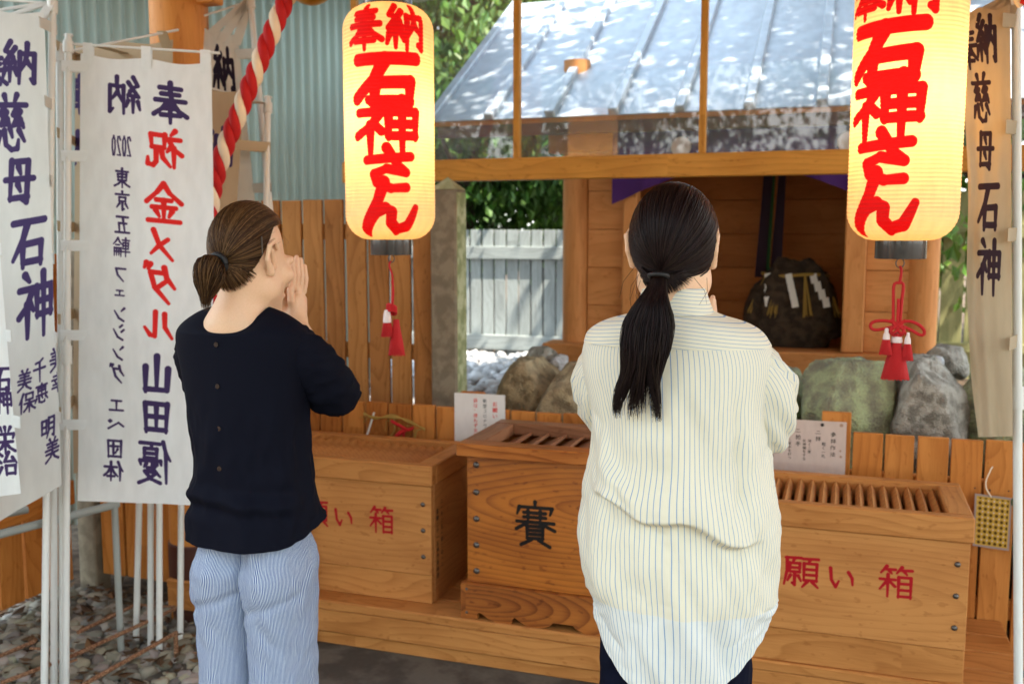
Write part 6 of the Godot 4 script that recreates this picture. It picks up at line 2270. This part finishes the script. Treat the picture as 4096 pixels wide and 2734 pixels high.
func woman_in_navy() -> void:
	var o := vz(574, 900, 2.25)
	o.y = 0
	var t := thing("person", "woman with short brown ponytail in navy top and striped trousers praying", "person", o)
	var h := Vector3(0.004, 1.456, -0.012)
	var S := head_bones(h, 0.2, 0.28, 1.06)
	S.append_array([
		[0, h + Vector3(0, -0.05, 0.032), Vector3(-0.008, 1.30, 0.024), 0.049, 0.05, 0.03],
		[0, Vector3(-0.018, 1.285, 0.025), Vector3(0.10, 1.235, 0.01), 0.042, 0.034, 0.06],
		[0, Vector3(-0.018, 1.285, 0.025), Vector3(-0.13, 1.235, 0.01), 0.042, 0.034, 0.06],
		[1, Vector3(-0.015, 1.14, 0.0), Vector3(0.118, 0.17, 0.072), 0.05],
		[1, Vector3(-0.003, 0.86, -0.004), Vector3(0.085, 0.11, 0.055), 0.04],
	])
	for s in [-1.0, 1.0]:
		var x: float = s * 0.15 - 0.013
		S.append_array([
			[0, Vector3(x * 0.9, 1.225, 0.0), Vector3(s * 0.172 - 0.013, 1.13, -0.11), 0.032, 0.03, 0.03],
			[0, Vector3(s * 0.172 - 0.013, 1.13, -0.11), Vector3(s * 0.022 - 0.012, 1.285, -0.185), 0.033, 0.025, 0.02],
			[0, Vector3(s * 0.056, 0.76, -0.004), Vector3(s * 0.07, 0.46, 0.0), 0.05, 0.045, 0.03],
			[0, Vector3(s * 0.07, 0.46, 0.0), Vector3(s * 0.07, 0.07, 0.015), 0.045, 0.03, 0.02],
		])
	var H := []
	for s in [-1.0, 1.0]:
		H.append_array(praying_hand(Vector3(s * 0.012 - 0.012, 1.29, -0.198), s, 1.05, -0.10))
		H.append([0, Vector3(s * 0.172 - 0.013, 1.13, -0.11), Vector3(s * 0.018 - 0.012, 1.29, -0.186), 0.033, 0.024, 0.02])
	var b := MB.new()
	skin_of(S, Vector3(-0.14, 1.30, -0.17), Vector3(0.1, 1.59, 0.14), 0.0038, b)
	skin_of(S, Vector3(-0.28, 0.03, -0.24), Vector3(0.26, 1.308, 0.15), 0.012, b)
	skin_of(H, Vector3(-0.08, 1.25, -0.28), Vector3(0.06, 1.48, -0.12), 0.0034, b)
	obj("body", b, M.skin, t, true)
	var br := [Color(0.036, 0.018, 0.008), Color(0.06, 0.030, 0.012), Color(0.09, 0.046, 0.018), Color(0.026, 0.014, 0.007), Color(0.15, 0.082, 0.033)]
	var tie := Vector3(0.002, 1.437, 0.103)
	var cap := hair_cap(h + Vector3(0.0, 0.016, 0.008), Vector3(0.081, 0.1015, 0.103), tie, 2800, br, func(th):
		var c := cos(th + 0.2)
		return 0.98 + 0.12 * (1.0 - absf(c)) + 1.15 * smoothstep(-0.2, 0.7, c) + 0.2 * smoothstep(0.6, 0.95, c), h + Vector3(0.0, -0.072, 0.036))
	var hair := obj("hair", cap, M.hair, t, true)
	var pony := tail_strands(tie, 800, br, func(s, q, ph):
		var w := 0.012 + 0.024 * smoothstep(0.0, 0.45, s) - 0.024 * smoothstep(0.55, 1.0, s)
		return Vector3(0.0 - 0.01 * s + q.x * w, 1.44 - 0.012 * s - 0.078 * s * s + q.y * w * 0.9, 0.105 + 0.038 * sin(s * 1.7) + q.y * w * 0.4 + 0.003 * sin(s * 8.0 + ph)), 0.0004, 0.0010)
	obj("ponytail", pony, M.hair, hair, true)
	var tb := MB.new()
	var tp := PackedVector3Array()
	var tr := PackedFloat32Array()
	for k in 21:
		var th := TAU * k / 20.0
		tp.append(tie + Vector3(0.018 * cos(th), 0.018 * sin(th), 0.006 + 0.004 * sin(th)))
		tr.append(0.007)
	tb.tube(tp, tr, 7, false)
	obj("hair_tie", tb, M.dark, hair, true)
	var cl := MB.new()
	var cd := Vector3(0.86, 0.12, 0.5).normalized()
	var cp := h + Vector3(0.0, 0.016, 0.008) + cd * Vector3(0.08, 0.101, 0.105) * 1.03
	cl.box(cp + Vector3(0, -0.01, 0), Vector3(0.003, 0.04, 0.006), 0.001, Basis(Vector3.UP, 0.5) * Basis(Vector3.RIGHT, 0.2))
	obj("hair_clip", cl, M.nail, hair, true)
	# navy top
	M.navy_top = mat(Color(0.048, 0.056, 0.10), 0.82)
	M.navy_top.metallic_specular = 0.2
	var n := noise(91, 1.0, 3)
	var R := [
		[1.337, -0.010, 0.008, 0.072, 0.068], [1.322, -0.012, 0.006, 0.114, 0.084], [1.295, -0.014, 0.004, 0.15, 0.094], [1.26, -0.013, 0.0, 0.166, 0.098], [1.19, -0.012, -0.002, 0.156, 0.100], [1.10, -0.010, -0.004, 0.142, 0.102], [1.0, -0.008, -0.006, 0.138, 0.106], [0.92, -0.006, -0.008, 0.144, 0.112], [0.86, -0.004, -0.012, 0.152, 0.122], [0.795, -0.003, -0.018, 0.158, 0.134],
	]
	var top := obj("top", shell(R, 0, 9, 130, 110, 1.0, func(th, f, p, d):
		var c := cos(th)
		var dip := (0.052 if c > 0 else 0.07) * pow(absf(c), 1.4) * (1.0 - smoothstep(0.0, 3.2, f))
		p.y -= dip
		var low := smoothstep(1.2, 1.0, p.y)
		var e := 0.007 * low * (n.get_noise_2d(th * 1.4, p.y * 4.0) * 2.0) + 0.0018 * n.get_noise_2d(th * 4.0, p.y * 12.0) * low
		# gathered folds across the small of the back
		var wb := smoothstep(0.0, 0.7, c)
		e += wb * 0.010 * sin((p.y + 0.10 * p.x) * 85.0 + 0.8 * n.get_noise_2d(p.x * 6.0, 3.0)) * exp(-pow((p.y - 0.90) / 0.035, 2.0))
		e += 0.004 * sin(th * 7.0 + 1.0) * smoothstep(0.88, 0.8, p.y)
		# button placket
		e += 0.0012 * wb * smoothstep(0.012, 0.008, absf(p.x + 0.016))
		if p.y < 0.86:
			p.y += (0.86 - p.y) * (0.55 * smoothstep(0.2, -0.6, c) + 0.35 * pow(absf(sin(th)), 6.0))
		return p + d * e), M.navy_top, t, true)
	for s in [1.0, -1.0]:
		obj("sleeve", sleeve([Vector3(s * 0.105 - 0.013, 1.258, 0.004), Vector3(s * 0.148 - 0.013, 1.2, -0.045), Vector3(s * 0.166 - 0.013, 1.138, -0.1), Vector3(s * 0.162 - 0.013, 1.12, -0.145)], [0.056, 0.062, 0.062, 0.054], 14 if s > 0 else 15, 0.005, 0.4), M.navy_top, top, true)
	for y in [1.258, 1.165, 1.07, 0.98, 0.908]:
		var g := cubic(R, 3.0)
		for f in 900:
			g = cubic(R, f / 100.0)
			if g[0] <= y:
				break
		var bt := MB.new()
		bt.rod(Vector3(-0.016, y, g[2] + g[4] - 0.004), Vector3(-0.016, y, g[2] + g[4] + 0.0045), 0.0056, 14)
		obj("button", bt, M.button, top, true)
	# striped trousers
	var tm := striped(16, 0.064, Color(0.82, 0.86, 0.88), Color(0.05, 0.22, 0.48), 0.58, 0.0, 17)
	leg_shells(t, "trouser_leg", [[0.90, 0.055, -0.005, 0.064, 0.082], [0.83, 0.056, -0.006, 0.064, 0.080], [0.76, 0.062, -0.006, 0.074, 0.096], [0.72, 0.065, 0.0, 0.079, 0.106], [0.66, 0.068, 0.0, 0.076, 0.1], [0.55, 0.069, 0.0, 0.072, 0.088], [0.4, 0.07, 0.002, 0.071, 0.086], [0.2, 0.071, 0.006, 0.072, 0.086], [0.06, 0.071, 0.01, 0.073, 0.086]], tm, 0.0045, 41, 0.64)
	shoe(t, -0.072, 0.0)
	shoe(t, 0.072, 0.0)
